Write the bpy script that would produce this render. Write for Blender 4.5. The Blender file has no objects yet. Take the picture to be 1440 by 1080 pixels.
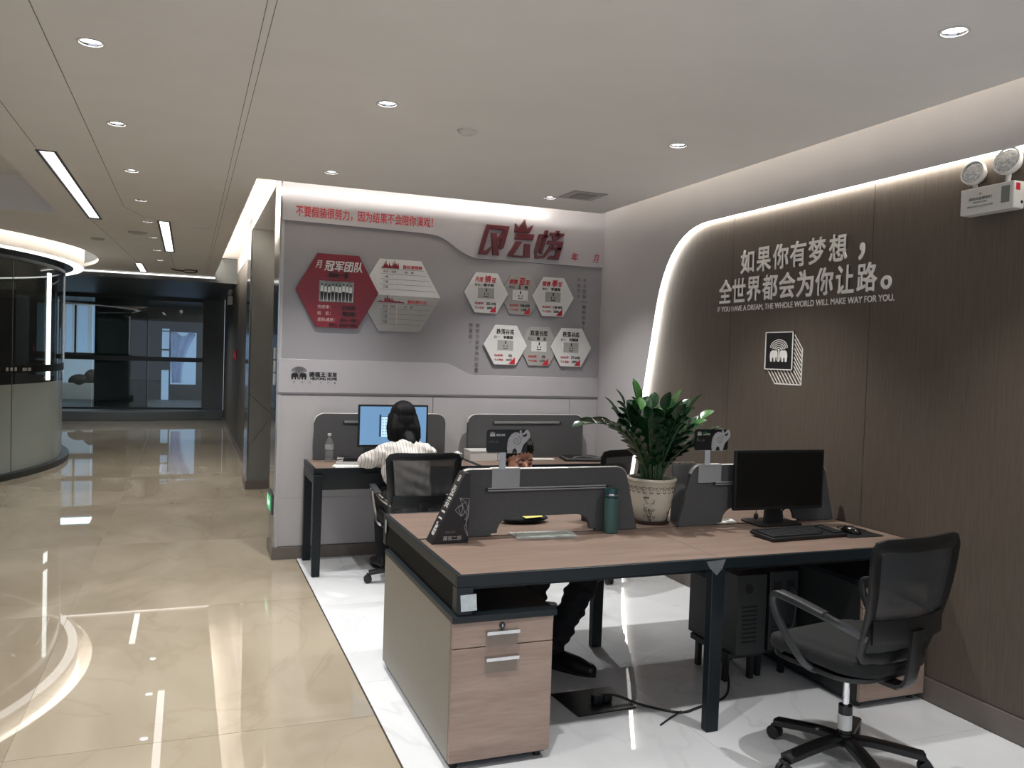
import bpy, bmesh, math, random
from mathutils import Vector, Matrix
random.seed(7)
SC = bpy.context.scene
COL = SC.collection
R = math.radians
pi = math.pi

# ---------------------------------------------------------------- camera
cam_d = bpy.data.cameras.new('camera'); cam = bpy.data.objects.new('camera', cam_d); COL.objects.link(cam)
CAMH = 1.6
yaw, pitch, roll = 0.368917266, -0.0312064575, 0.0319471462
fw = Vector((math.sin(yaw)*math.cos(pitch), math.cos(yaw)*math.cos(pitch), math.sin(pitch)))
rt = Vector((math.cos(yaw), -math.sin(yaw), 0)); up = rt.cross(fw)
rt2 = rt*math.cos(roll) + up*math.sin(roll); up2 = -rt*math.sin(roll) + up*math.cos(roll)
M = Matrix((rt2, up2, -fw)).transposed().to_4x4(); M.translation = (0, 0, CAMH)
cam.matrix_world = M
cam_d.sensor_fit = 'HORIZONTAL'; cam_d.sensor_width = 36; cam_d.lens = 1180*36/1440; cam_d.clip_start = .05
SC.camera = cam

# ---------------------------------------------------------------- world, exposure
SC.view_settings.view_transform = 'Standard'; SC.view_settings.look = 'None'
SC.view_settings.gamma = 1; SC.view_settings.use_curve_mapping = False
SC.view_settings.exposure = 0.8
W = bpy.data.worlds.new('world'); SC.world = W; W.use_nodes = True
W.node_tree.nodes['Background'].inputs[0].default_value = (.75, .85, 1, 1)
W.node_tree.nodes['Background'].inputs[1].default_value = .55

DOWN_W = 21      # watts of a ceiling downlight
COVE_W = 9.0     # watts per metre of cove strip
def area(loc, rot, sx, sy, w, col=(1, .96, .90), name='area_light'):
    l = bpy.data.lights.new(name, 'AREA'); l.shape = 'RECTANGLE'; l.size = sx; l.size_y = sy; l.energy = w; l.color = col
    o = bpy.data.objects.new(name, l); COL.objects.link(o); o.location = loc; o.rotation_euler = rot; o['kind'] = 'helper'
    return o

# ---------------------------------------------------------------- materials
def lin(c):
    return tuple(((v/255)/12.92 if v/255 <= .04045 else ((v/255+.055)/1.055)**2.4) for v in c)
def mat(name, col, rough=.5, metal=0, emit=None, es=0, spec=None, coat=0, noise=None, bump=None, alpha=None, trans=0):
    """noise=(scale, amount[, stretch xyz]) varies the colour; bump=(scale, strength)"""
    m = bpy.data.materials.new(name); m.use_nodes = True; nt = m.node_tree; b = nt.nodes['Principled BSDF']
    c = lin(col) if max(col) > 1 else col
    b.inputs['Base Color'].default_value = (*c, 1); b.inputs['Roughness'].default_value = rough; b.inputs['Metallic'].default_value = metal
    if spec is not None: b.inputs['Specular IOR Level'].default_value = spec
    if coat: b.inputs['Coat Weight'].default_value = coat; b.inputs['Coat Roughness'].default_value = .05
    if emit: b.inputs['Emission Color'].default_value = (*(lin(emit) if max(emit) > 1 else emit), 1); b.inputs['Emission Strength'].default_value = es
    if trans: b.inputs['Transmission Weight'].default_value = trans
    if noise or bump:
        tc = nt.nodes.new('ShaderNodeTexCoord')
    if noise:
        mp = nt.nodes.new('ShaderNodeMapping'); mp.inputs['Scale'].default_value = noise[2] if len(noise) > 2 else (1, 1, 1)
        n = nt.nodes.new('ShaderNodeTexNoise'); n.inputs['Scale'].default_value = noise[0]; n.inputs['Detail'].default_value = 6
        nt.links.new(tc.outputs['Object'], mp.inputs['Vector']); nt.links.new(mp.outputs['Vector'], n.inputs['Vector'])
        r = nt.nodes.new('ShaderNodeValToRGB'); a = noise[1]
        r.color_ramp.elements[0].position = .3; r.color_ramp.elements[1].position = .7
        r.color_ramp.elements[0].color = (*[v*(1-a) for v in c], 1); r.color_ramp.elements[1].color = (*[min(1, v*(1+a)) for v in c], 1)
        nt.links.new(n.outputs['Fac'], r.inputs['Fac']); nt.links.new(r.outputs['Color'], b.inputs['Base Color'])
    if bump:
        n2 = nt.nodes.new('ShaderNodeTexNoise'); n2.inputs['Scale'].default_value = bump[0]; n2.inputs['Detail'].default_value = 4
        bp = nt.nodes.new('ShaderNodeBump'); bp.inputs['Strength'].default_value = bump[1]; bp.inputs['Distance'].default_value = .002
        nt.links.new(tc.outputs['Object'], n2.inputs['Vector']); nt.links.new(n2.outputs['Fac'], bp.inputs['Height']); nt.links.new(bp.outputs['Normal'], b.inputs['Normal'])
    return m
def glassy(name, tint, opacity, rough=0.0, gloss=.12, diff=(.1, .1, .1)):
    """thin pane: see-through, a share of body colour, and a fresnel reflection"""
    m = bpy.data.materials.new(name); m.use_nodes = True; nt = m.node_tree; nt.nodes.clear()
    out = nt.nodes.new('ShaderNodeOutputMaterial'); tr = nt.nodes.new('ShaderNodeBsdfTransparent'); tr.inputs[0].default_value = (*tint, 1)
    df = nt.nodes.new('ShaderNodeBsdfDiffuse'); df.inputs[0].default_value = (*diff, 1)
    gl = nt.nodes.new('ShaderNodeBsdfGlossy'); gl.inputs['Roughness'].default_value = rough; gl.inputs[0].default_value = (1, 1, 1, 1)
    m1 = nt.nodes.new('ShaderNodeMixShader'); m1.inputs[0].default_value = opacity
    lw = nt.nodes.new('ShaderNodeLayerWeight'); pw = nt.nodes.new('ShaderNodeMath'); pw.operation = 'POWER'; pw.inputs[1].default_value = 4.5; fr = nt.nodes.new('ShaderNodeMath'); fr.operation = 'MULTIPLY_ADD'; fr.inputs[1].default_value = .75; fr.inputs[2].default_value = .035
    nt.links.new(lw.outputs['Facing'], pw.inputs[0]); nt.links.new(pw.outputs[0], fr.inputs[0])
    m2 = nt.nodes.new('ShaderNodeMixShader')
    nt.links.new(tr.outputs[0], m1.inputs[1]); nt.links.new(df.outputs[0], m1.inputs[2])
    nt.links.new(fr.outputs[0], m2.inputs[0]); nt.links.new(m1.outputs[0], m2.inputs[1]); nt.links.new(gl.outputs[0], m2.inputs[2])
    nt.links.new(m2.outputs[0], out.inputs[0])
    return m
def wood(name, c1, c2, axis='x', rough=.45, scale=6, ratio=14, spec=.3):
    m = bpy.data.materials.new(name); m.use_nodes = True; nt = m.node_tree; b = nt.nodes['Principled BSDF']
    tc = nt.nodes.new('ShaderNodeTexCoord'); mp = nt.nodes.new('ShaderNodeMapping'); oi = nt.nodes.new('ShaderNodeObjectInfo')
    s = [ratio, ratio, ratio]; s['xyz'.index(axis)] = 1; mp.inputs['Scale'].default_value = s
    add = nt.nodes.new('ShaderNodeVectorMath'); add.operation = 'ADD'
    nt.links.new(tc.outputs['Object'], add.inputs[0]); nt.links.new(oi.outputs['Random'], add.inputs[1]); nt.links.new(add.outputs[0], mp.inputs['Vector'])
    n = nt.nodes.new('ShaderNodeTexNoise'); n.inputs['Scale'].default_value = scale*.35; n.inputs['Detail'].default_value = 8; n.inputs['Roughness'].default_value = .6; n.inputs['Distortion'].default_value = .6
    n2 = nt.nodes.new('ShaderNodeTexNoise'); n2.inputs['Scale'].default_value = scale*3; n2.inputs['Detail'].default_value = 3
    nt.links.new(mp.outputs[0], n.inputs['Vector']); nt.links.new(mp.outputs[0], n2.inputs['Vector'])
    mx = nt.nodes.new('ShaderNodeMix'); mx.data_type = 'FLOAT'; mx.inputs[0].default_value = .3
    nt.links.new(n.outputs['Fac'], mx.inputs[2]); nt.links.new(n2.outputs['Fac'], mx.inputs[3])
    r = nt.nodes.new('ShaderNodeValToRGB'); r.color_ramp.elements[0].position = .32; r.color_ramp.elements[1].position = .68
    r.color_ramp.elements[0].color = (*lin(c1), 1); r.color_ramp.elements[1].color = (*lin(c2), 1)
    nt.links.new(mx.outputs[0], r.inputs['Fac']); nt.links.new(r.outputs['Color'], b.inputs['Base Color'])
    b.inputs['Roughness'].default_value = rough; b.inputs['Specular IOR Level'].default_value = spec
    return m
def marble(name, base, vein, cloud, rough, vein_w, scale=1.0, spec=.5, veins=1.0):
    m = bpy.data.materials.new(name); m.use_nodes = True; nt = m.node_tree; b = nt.nodes['Principled BSDF']
    tc = nt.nodes.new('ShaderNodeTexCoord'); oi = nt.nodes.new('ShaderNodeObjectInfo')
    mul = nt.nodes.new('ShaderNodeVectorMath'); mul.operation = 'MULTIPLY_ADD'; mul.inputs[1].default_value = (scale, scale*.55, scale)
    sc = nt.nodes.new('ShaderNodeVectorMath'); sc.operation = 'SCALE'; sc.inputs['Scale'].default_value = 17
    cmb = nt.nodes.new('ShaderNodeCombineXYZ')
    for k in range(3): nt.links.new(oi.outputs['Random'], cmb.inputs[k])
    nt.links.new(cmb.outputs[0], sc.inputs[0]); nt.links.new(tc.outputs['Object'], mul.inputs[0]); nt.links.new(sc.outputs[0], mul.inputs[2])
    n = nt.nodes.new('ShaderNodeTexNoise'); n.inputs['Scale'].default_value = .9; n.inputs['Detail'].default_value = 7; n.inputs['Distortion'].default_value = 1.6
    nt.links.new(mul.outputs[0], n.inputs['Vector'])
    # thin veins where the noise crosses one value
    sb = nt.nodes.new('ShaderNodeMath'); sb.operation = 'SUBTRACT'; sb.inputs[1].default_value = .5; nt.links.new(n.outputs['Fac'], sb.inputs[0])
    ab = nt.nodes.new('ShaderNodeMath'); ab.operation = 'ABSOLUTE'; nt.links.new(sb.outputs[0], ab.inputs[0])
    r = nt.nodes.new('ShaderNodeValToRGB'); r.color_ramp.elements[0].position = 0; r.color_ramp.elements[1].position = vein_w
    r.color_ramp.elements[0].color = (veins, veins, veins, 1); r.color_ramp.elements[1].color = (0, 0, 0, 1); nt.links.new(ab.outputs[0], r.inputs['Fac'])
    n2 = nt.nodes.new('ShaderNodeTexNoise'); n2.inputs['Scale'].default_value = 1.7; n2.inputs['Detail'].default_value = 8; n2.inputs['Distortion'].default_value = .8; nt.links.new(mul.outputs[0], n2.inputs['Vector'])
    r2 = nt.nodes.new('ShaderNodeValToRGB'); r2.color_ramp.elements[0].position = .35; r2.color_ramp.elements[1].position = .68
    r2.color_ramp.elements[0].color = (*lin(base), 1); r2.color_ramp.elements[1].color = (*lin(cloud), 1); nt.links.new(n2.outputs['Fac'], r2.inputs['Fac'])
    # the veins fade in and out over the slab
    n3 = nt.nodes.new('ShaderNodeTexNoise'); n3.inputs['Scale'].default_value = 1.1; nt.links.new(mul.outputs[0], n3.inputs['Vector'])
    mm = nt.nodes.new('ShaderNodeMath'); mm.operation = 'MULTIPLY'; nt.links.new(r.outputs['Color'], mm.inputs[0]); nt.links.new(n3.outputs['Fac'], mm.inputs[1])
    mx = nt.nodes.new('ShaderNodeMix'); mx.data_type = 'RGBA'; nt.links.new(mm.outputs[0], mx.inputs[0]); nt.links.new(r2.outputs['Color'], mx.inputs[6]); mx.inputs[7].default_value = (*lin(vein), 1)
    nt.links.new(mx.outputs[2], b.inputs['Base Color'])
    b.inputs['Roughness'].default_value = rough; b.inputs['Specular IOR Level'].default_value = spec
    return m

M_ceil = mat('ceiling_paint', (226, 223, 219), .75, spec=.2, noise=(3, .02))
M_white = mat('white_wall_paint', (178, 175, 176), .42, spec=.4, noise=(4, .02))
M_decor_grey = mat('grey_lacquer', (148, 144, 146), .16, spec=.6, noise=(3, .02))
M_decor_white = mat('white_lacquer', (174, 170, 172), .2, spec=.5, noise=(3, .02))
M_skirt = mat('taupe_skirting', (106, 98, 92), .35, noise=(20, .05))
M_panelwood = wood('brown_wood_panel', (80, 71, 63), (100, 90, 80), 'z', .5, 14, 22, .35)
M_deskwood = wood('oak_laminate', (106, 89, 79), (134, 115, 103), 'x', .42, 5, 12, .35)
M_deskwood_v = wood('oak_laminate_front', (132, 112, 101), (160, 140, 127), 'x', .42, 4, 9, .3)
M_beige = marble('beige_marble', (146, 135, 117), (130, 115, 96), (168, 158, 140), .018, .014, .8, .6, .42)
M_whitem = marble('white_marble', (208, 210, 212), (150, 151, 154), (222, 224, 226), .014, .012, .9, .6, .36)
M_grout = mat('tile_grout', (120, 108, 92), .6, noise=(40, .05))
M_dark = mat('dark_teal_metal', (22, 29, 33), .4, spec=.3, noise=(30, .08), bump=(60, .05))
M_black = mat('black_plastic', (20, 21, 22), .42, noise=(50, .1))
M_blackg = mat('black_gloss', (10, 10, 11), .16, noise=(20, .05))
M_felt = mat('grey_felt', (84, 84, 85), .95, spec=.1, noise=(160, .16), bump=(300, .4))
M_silver = mat('brushed_aluminium', (200, 200, 200), .28, 1, noise=(60, .05))
M_chrome = mat('polished_chrome', (215, 215, 218), .08, 1, noise=(60, .02))
M_whitep = mat('white_plastic', (205, 203, 198), .35, noise=(40, .02))
M_paper = mat('white_paper', (220, 220, 216), .7, noise=(30, .02))
M_beigepanel = mat('beige_laminate', (132, 127, 117), .5, noise=(60, .04))
M_grey = mat('mid_grey_laminate', (120, 120, 116), .35, noise=(10, .04))
M_charcoal = mat('charcoal_fabric', (15, 16, 17), .9, noise=(150, .3), bump=(250, .4))
M_led = mat('led_white', (255, 255, 255), .5, emit=(1, .96, .9), es=11.5)
M_ledtube = mat('led_bar', (255, 255, 255), .5, emit=(1, 1, 1), es=4.5)
M_lin = mat('linear_diffuser', (255, 255, 255), .5, emit=(1, .99, 1), es=1.7)
M_lamp = mat('downlight_lens', (255, 255, 255), .5, emit=(1, .96, .96), es=12)

# ---------------------------------------------------------------- mesh building
def origin(p):
    v = Vector((0, 0, 0))
    while p is not None: v += p.location; p = p.parent
    return v
class MB:
    def __init__(s): s.bm = bmesh.new(); s.mi = 0
    def _tag(s, faces):
        for f in faces: f.material_index = s.mi
    def box(s, x0, x1, y0, y1, z0, z1, mt=None):
        r = bmesh.ops.create_cube(s.bm, size=1)
        m = Matrix.Translation(((x0+x1)/2, (y0+y1)/2, (z0+z1)/2)) @ Matrix.Diagonal((abs(x1-x0), abs(y1-y0), abs(z1-z0), 1))
        if mt is not None: m = mt @ m
        bmesh.ops.transform(s.bm, matrix=m, verts=r['verts']); s._tag({f for v in r['verts'] for f in v.link_faces}); return s
    def cyl(s, c, r, h, axis='z', seg=24, r2=None, mt=None):
        """c = centre of the starting cap"""
        q = bmesh.ops.create_cone(s.bm, cap_ends=True, segments=seg, radius1=r, radius2=r if r2 is None else r2, depth=h)
        m = Matrix.Translation((0, 0, h/2))
        if axis == 'x': m = Matrix.Rotation(pi/2, 4, 'Y') @ m
        if axis == 'y': m = Matrix.Rotation(-pi/2, 4, 'X') @ m
        m = Matrix.Translation(c) @ m
        if mt is not None: m = mt @ m
        bmesh.ops.transform(s.bm, matrix=m, verts=q['verts']); s._tag({f for v in q['verts'] for f in v.link_faces}); return s
    def ball(s, c, r, sc=(1, 1, 1), seg=20, mt=None):
        q = bmesh.ops.create_uvsphere(s.bm, u_segments=seg, v_segments=seg//2+2, radius=r)
        m = Matrix.Translation(c) @ Matrix.Diagonal((*sc, 1))
        if mt is not None: m = mt @ m
        bmesh.ops.transform(s.bm, matrix=m, verts=q['verts']); s._tag({f for v in q['verts'] for f in v.link_faces}); return s
    def tube(s, pts, rad, seg=10, closed=False, flat=None, smooth=1):
        """tube along pts; rad a number or list; flat=(a,b) section half sizes on normal/binormal"""
        P = [Vector(p) for p in pts]; n = len(P)
        if smooth > 1 and n > 2:
            Q, RR = [], []
            rl = rad if isinstance(rad, (list, tuple)) else [rad]*n
            last = n if closed else n-1
            for i in range(last):
                a = P[(i-1) % n] if (closed or i > 0) else P[i]*2-P[i+1]; b = P[i]; c = P[(i+1) % n]; d = P[(i+2) % n] if (closed or i+2 < n) else c*2-b
                for k in range(smooth):
                    t = k/smooth; t2 = t*t; t3 = t2*t
                    Q.append(.5*((2*b)+(c-a)*t+(2*a-5*b+4*c-d)*t2+(3*b-3*c+d-a)*t3)); RR.append(rl[i]*(1-t)+rl[(i+1) % n]*t)
            if not closed: Q.append(P[-1]); RR.append(rl[-1])
            P, rad, n = Q, RR, len(Q)
        rl = rad if isinstance(rad, (list, tuple)) else [rad]*n
        rings = []; nrm = None
        for i, p in enumerate(P):
            if closed: t = (P[(i+1) % n]-P[i-1])
            else: t = (P[min(i+1, n-1)]-P[max(i-1, 0)])
            t.normalize()
            if nrm is None:
                nrm = t.orthogonal().normalized() if flat is None else (Vector(flat[2]) - t*t.dot(Vector(flat[2]))).normalized()
            elif flat is not None: nrm = (Vector(flat[2]) - t*t.dot(Vector(flat[2]))).normalized()
            else: nrm = (nrm - t*nrm.dot(t)).normalized()
            bn = t.cross(nrm); ring = []
            for k in range(seg):
                a = 2*pi*(k+.5)/seg; ca, sa = math.cos(a), math.sin(a)
                if flat:
                    q = .25 if seg <= 4 else .5
                    e = lambda v: math.copysign(abs(v)**q, v)
                    off = nrm*(e(ca)*flat[0]) + bn*(e(sa)*flat[1])
                else: off = (nrm*ca+bn*sa)*rl[i]
                ring.append(s.bm.verts.new(p+off))
            rings.append(ring)
        fs = []
        m = n if closed else n-1
        for i in range(m):
            a, b = rings[i], rings[(i+1) % n]
            for k in range(seg):
                fs.append(s.bm.faces.new((a[k], a[(k+1) % seg], b[(k+1) % seg], b[k])))
        if not closed:
            fs.append(s.bm.faces.new(list(reversed(rings[0])))); fs.append(s.bm.faces.new(rings[-1]))
        s._tag(fs); return s
    def lathe(s, prof, c=(0, 0, 0), seg=32, mt=None):
        rings = []
        for r, z in prof:
            ring = []
            for k in range(seg):
                a = 2*pi*k/seg; p = Vector((c[0]+r*math.cos(a), c[1]+r*math.sin(a), c[2]+z))
                if mt is not None: p = mt @ p
                ring.append(s.bm.verts.new(p))
            rings.append(ring)
        fs = []
        for a, b in zip(rings, rings[1:]):
            for k in range(seg): fs.append(s.bm.faces.new((a[k], a[(k+1) % seg], b[(k+1) % seg], b[k])))
        s._tag(fs); return s
    def slab(s, pts, fn, d, holes=(), tri=True):
        """outline pts (2d) with holes, put into 3d by fn(u, v, w), w from 0 to d"""
        loops = [pts]+list(holes); bm2 = bmesh.new(); ed = []
        for lp in loops:
            vs = [bm2.verts.new((p[0], p[1], 0)) for p in lp]
            for i in range(len(vs)): ed.append(bm2.edges.new((vs[i], vs[(i+1) % len(vs)])))
        if len(loops) == 1: bm2.faces.new(list(bm2.verts))
        else: bmesh.ops.triangle_fill(bm2, use_beauty=True, use_dissolve=False, edges=ed)
        bm2.verts.index_update(); n = len(bm2.verts)
        A = [s.bm.verts.new(fn(v.co.x, v.co.y, 0)) for v in bm2.verts]; B = [s.bm.verts.new(fn(v.co.x, v.co.y, d)) for v in bm2.verts]
        fs = []
        for f in bm2.faces:
            ix = [v.index for v in f.verts]; fs.append(s.bm.faces.new([A[i] for i in ix])); fs.append(s.bm.faces.new([B[i] for i in reversed(ix)]))
        k = 0
        for lp in loops:
            m = len(lp)
            for i in range(m):
                a, b = k+i, k+(i+1) % m
                fs.append(s.bm.faces.new((A[b], A[a], B[a], B[b])))
            k += m
        bm2.free(); s._tag(fs); return s
    def build(s, name, mats, parent=None, bevel=0, smooth=False, sub=0, seg=2, local=False):
        me = bpy.data.meshes.new(name)
        bmesh.ops.recalc_face_normals(s.bm, faces=s.bm.faces[:])
        if parent is not None and not local: bmesh.ops.translate(s.bm, verts=s.bm.verts[:], vec=-origin(parent))
        s.bm.to_mesh(me); s.bm.free()
        for m in (mats if isinstance(mats, (list, tuple)) else [mats]): me.materials.append(m)
        o = bpy.data.objects.new(name, me); COL.objects.link(o)
        if parent is not None: o.parent = parent
        if smooth:
            for p in me.polygons: p.use_smooth = True
            me.set_sharp_from_angle(angle=R(40))
        if bevel:
            b = o.modifiers.new('bevel', 'BEVEL'); b.width = bevel; b.segments = seg; b.limit_method = 'ANGLE'; b.angle_limit = R(40); b.harden_normals = False
        if sub:
            b = o.modifiers.new('sub', 'SUBSURF'); b.levels = sub; b.render_levels = sub
        return o
def tag(o, label=None, cat=None, group=None, kind=None):
    if label: o['label'] = label
    if cat: o['category'] = cat
    if group: o['group'] = group
    if kind: o['kind'] = kind
    return o
def thing(name, label, cat, loc=(0, 0, 0), group=None, kind=None):
    o = bpy.data.objects.new(name, None); COL.objects.link(o); o.location = loc; o.empty_display_size = .1
    return tag(o, label, cat, group, kind)
def copy_tree(o, parent=None):
    c = o.copy(); COL.objects.link(c); c.parent = parent
    for ch in o.children: copy_tree(ch, c)
    return c
def rbox(name, m, parent, *b, bevel=.003):
    return MB().box(*b).build(name, m, parent, bevel=bevel)
def rrect(w, h, r, cx=0, cy=0, n=6):
    P = []
    for (sx, sy, a0) in ((1, 1, 0), (-1, 1, 90), (-1, -1, 180), (1, -1, 270)):
        for k in range(n+1):
            a = R(a0+90*k/n); P.append((cx+sx*(w/2-r)+r*math.cos(a), cy+sy*(h/2-r)+r*math.sin(a)))
    return P

# planes for flat work: (u, v, w) to world, w towards the viewer
def on_back(y):   return lambda u, v, w: Vector((u, y-w, v))
def on_right(x):  return lambda u, v, w: Vector((x-w, u, v))          # u is the world Y
def on_floor(z):  return lambda u, v, w: Vector((u, v, z+w))
FRAME_BACK = Matrix(((1, 0, 0), (0, 0, -1), (0, 1, 0))).to_4x4()       # text x -> X, y -> Z
FRAME_RIGHT = Matrix(((0, 0, -1), (-1, 0, 0), (0, 1, 0))).to_4x4()     # text x -> -Y, y -> Z
def text(body, m, parent, center, w=None, h=None, frame=FRAME_BACK, bold=0, shear=0, depth=.002, name='lettering', local=False, spacing=1, line=1.0):
    c = bpy.data.curves.new('t', 'FONT'); c.body = body; c.shear = shear; c.space_character = spacing; c.space_line = line
    c.resolution_u = 3; c.align_x = 'CENTER'
    o = bpy.data.objects.new('t', c); COL.objects.link(o); bpy.context.view_layer.update()
    me = bpy.data.meshes.new_from_object(o.evaluated_get(bpy.context.evaluated_depsgraph_get()))
    bpy.data.objects.remove(o); bpy.data.curves.remove(c)
    bm = bmesh.new(); bm.from_mesh(me)
    xs = [v.co.x for v in bm.verts]; ys = [v.co.y for v in bm.verts]
    x0, x1, y0, y1 = min(xs), max(xs), min(ys), max(ys)
    if bold:
        g0 = bm.faces[:]; e_ = bold*.9
        for k_, (dx, dy) in enumerate(((e_, 0), (0, e_), (e_, e_), (-e_, 0), (0, -e_))):
            g = bmesh.ops.duplicate(bm, geom=g0); bmesh.ops.translate(bm, verts=[q for q in g['geom'] if isinstance(q, bmesh.types.BMVert)], vec=(dx, dy, -(k_+1)*.00012/((w/(x1-x0)) if w else (h/(y1-y0)))))
    sx = (w/(x1-x0)) if w else None; sy = (h/(y1-y0)) if h else None
    sx = sx or sy; sy = sy or sx
    cx, cy = (x0+x1)/2, (y0+y1)/2
    if depth > 0:
        g = bmesh.ops.extrude_face_region(bm, geom=bm.faces[:]); vs = [e for e in g['geom'] if isinstance(e, bmesh.types.BMVert)]
        bmesh.ops.translate(bm, verts=vs, vec=(0, 0, depth/sx))
    T = Matrix.Translation(center) @ frame @ Matrix.Diagonal((sx, sy, sx, 1)) @ Matrix.Translation((-cx, -cy, 0))
    bmesh.ops.transform(bm, matrix=T, verts=bm.verts[:])
    if parent is not None and not local: bmesh.ops.translate(bm, verts=bm.verts[:], vec=-origin(parent))
    bmesh.ops.recalc_face_normals(bm, faces=bm.faces[:])
    bm.to_mesh(me); bm.free(); me.name = name; me.materials.clear(); me.materials.append(m)
    o = bpy.data.objects.new(name, me); COL.objects.link(o)
    if parent is not None: o.parent = parent
    return o

# ================================================================ THE SETTING
ZC = 2.8; ZT = 3.12; XW = 3.35; XP = 3.385; YB = 6.58
# floor ----------------------------------------------------------
fl = thing('floor', 'polished floor of beige marble slabs beside a white marble office bay', 'floor', (0, 0, 0), kind='structure')
MB().box(-13, .8, -2.5, 24.5, -.06, -.0025).build('floor_bed', M_grout, fl)
MB().box(.803, 3.7, -2.5, 6.62, -.06, -.0025).build('floor_bed', mat('pale_grout', (170, 168, 164), .6, noise=(40, .05)), fl)
xs = [.8, -.63, -2.06, -3.49, -4.92]; ys = [-2.0, -.17, 1.73, 3.62, 5.5, 7.38, 9.26, 11.14, 13.02, 14.9, 16.78, 18.66, 20.54]
for i in range(len(xs)-1):
    for j in range(len(ys)-1):
        a = MB().box(xs[i+1]+.0012, xs[i]-.0012, ys[j]+.0012, ys[j+1]-.0012, -.02, 0).build('floor_tile', M_beige, fl)
        if j in (4, 5, 7) and i % 2: pass
xs = [.806, 2.09, 3.37]; ys = [-1.2, .1, 1.4, 2.7, 4.0, 5.3, 6.6]
for i in range(2):
    for j in range(6):
        MB().box(xs[i]+.0006, xs[i+1]-.0006, ys[j]+.0006, ys[j+1]-.0006, -.02, 0).build('floor_tile', M_whitem, fl)
MB().box(.803, 1.3, 6.62, 10.6, -.06, 0).build('floor_tile', M_beige, fl)
MB().box(.799, .807, -2, 6.56, -.01, .001).build('trim_1', mat('dark_joint_strip', (52, 48, 44), .4, 0, noise=(30, .05)), fl)

# ceiling with its cut-outs -------------------------------------------
CX, CY = -5.79, 12.84
def circ(cx, cy, r, n=14): return [(cx+r*math.cos(2*pi*k/n), cy+r*math.sin(2*pi*k/n)) for k in range(n)]
DOWN = [(-.385, y) for y in (2.5, 3.77, 5.07, 6.37, 7.6, 8.86, 10.1, 11.4, 12.7)]
DOWN += [(.87, 2.3), (.87, 4.03), (.87, 5.72), (2.5, 2.25), (2.5, 4.04), (2.49, 5.78), (.87, .5), (2.5, .5), (-.385, .9)]
arc = []
for k in range(0, 55):
    a = R(28 - k*3.0); arc.append((CX+4.60*math.cos(a), CY+4.60*math.sin(a)))
outer = [(-9, -2.5), (3.13, -2.5), (3.13, 6.19), (.425, 6.19), (.38, 15.0)] + arc
outer.append((-9, arc[-1][1]))
LIN = [(-.853, 6.0, 8.95), (-.242, 8.77, 11.5), (-.70, 13.4, 14.95), (-.242, 4.4-1.5, 1.2)]
LIN = [(-.853, 6.0, 8.95), (-.242, 8.77, 11.5), (-.70, 13.4, 14.95)]
holes = [circ(x, y, .043) for x, y in DOWN]
for x, a, b in LIN: holes.append([(x-.045, a), (x+.045, a), (x+.045, b), (x-.045, b)])
holes.append([(-2.9, 1.2), (-1.147, 1.2), (-1.147, 8.83), (-2.9, 8.83)])
ce = thing('ceiling', 'matt off-white dropped ceiling with downlights and lit cove edges', 'ceiling', (0, 0, ZC), kind='structure')
MB().slab(outer, on_floor(ZC), .05, holes).build('ceiling_board', M_ceil, ce)
MB().box(-13, 3.75, -2.5, 15.0, ZT, ZT+.05).build('ceiling_board', M_ceil, ce)
MB().box(-2.95, -1.1, 1.15, 1.2, ZC+.0495, ZT).box(-2.95, -1.1, 8.83, 8.88, ZC+.0495, ZT).box(-1.147, -1.1, 1.2, 8.83, ZC+.0495, ZT).box(-2.95, -2.9, 1.2, 8.83, ZC+.0495, ZT).build('recess_side', M_ceil, ce)
M_seam = mat('ceiling_seam', (120, 115, 110), .8, noise=(30, .04))
def seam(pts, w=.004):
    m = MB()
    for (x0, y0), (x1, y1) in zip(pts, pts[1:]):
        d = Vector((x1-x0, y1-y0, 0)); L = d.length; d.normalize(); n = Vector((-d.y, d.x, 0))*w/2
        a = Vector((x0, y0, ZC)); b = Vector((x1, y1, ZC))
        vs = [m.bm.verts.new(p+Vector((0, 0, z))) for z in (-.0008, .004) for p in (a-n, a+n, b+n, b-n)]
        for q in ((0, 1, 2, 3), (7, 6, 5, 4), (0, 4, 5, 1), (1, 5, 6, 2), (2, 6, 7, 3), (3, 7, 4, 0)): m.bm.faces.new([vs[k] for k in q])
    return m.build('ceiling_seam', M_seam, ce)
seam([(-.545, -2), (-.545, 8.05), (-.40, 8.6), (-.242, 8.75)]); seam([(-.9, -2), (-.9, 5.95)]); seam([(-.9, 9.0), (-.7, 13.3)])
seam([(.262, -2), (.262, 14.9)], .003); seam([(.232, -2), (.232, 14.9)], .003); seam([(-.242, 11.55), (-.2, 14.9)])
seam([(-.242, 8.75), (-.1, 8.75)])
# cove strips (the lamps the coves hide)
cs = thing('cove_lighting', 'hidden warm light strips washing the walls above the ceiling edge', 'light', (3.0, 2, ZC+.05), kind='structure')
M_cove = mat('cove_strip', (255, 240, 210), .5, emit=(1, .9, .74), es=4)
MB().box(3.04, 3.06, -2, 6.1, ZC+.051, ZC+.062).build('light_strip', M_cove, cs)
MB().box(.5, 3.04, 6.06, 6.08, ZC+.051, ZC+.062).build('light_strip', M_cove, cs)
MB().box(.30, .32, 6.2, 14.8, ZC+.051, ZC+.062).build('light_strip', M_cove, cs)
area((2.96, 2.0, ZC+.13), (0, R(105), 0), .03, 8.0, COVE_W*8.0*.45, name='cove_lamp')
area((1.8, 6.04, ZC+.10), (R(105), 0, 0), 2.5, .03, COVE_W*2.5*.27, name='cove_lamp')
area((.22, 10.5, ZC+.13), (0, R(118), 0), .03, 8.4, COVE_W*8.4*3.8, name='cove_lamp')

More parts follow.
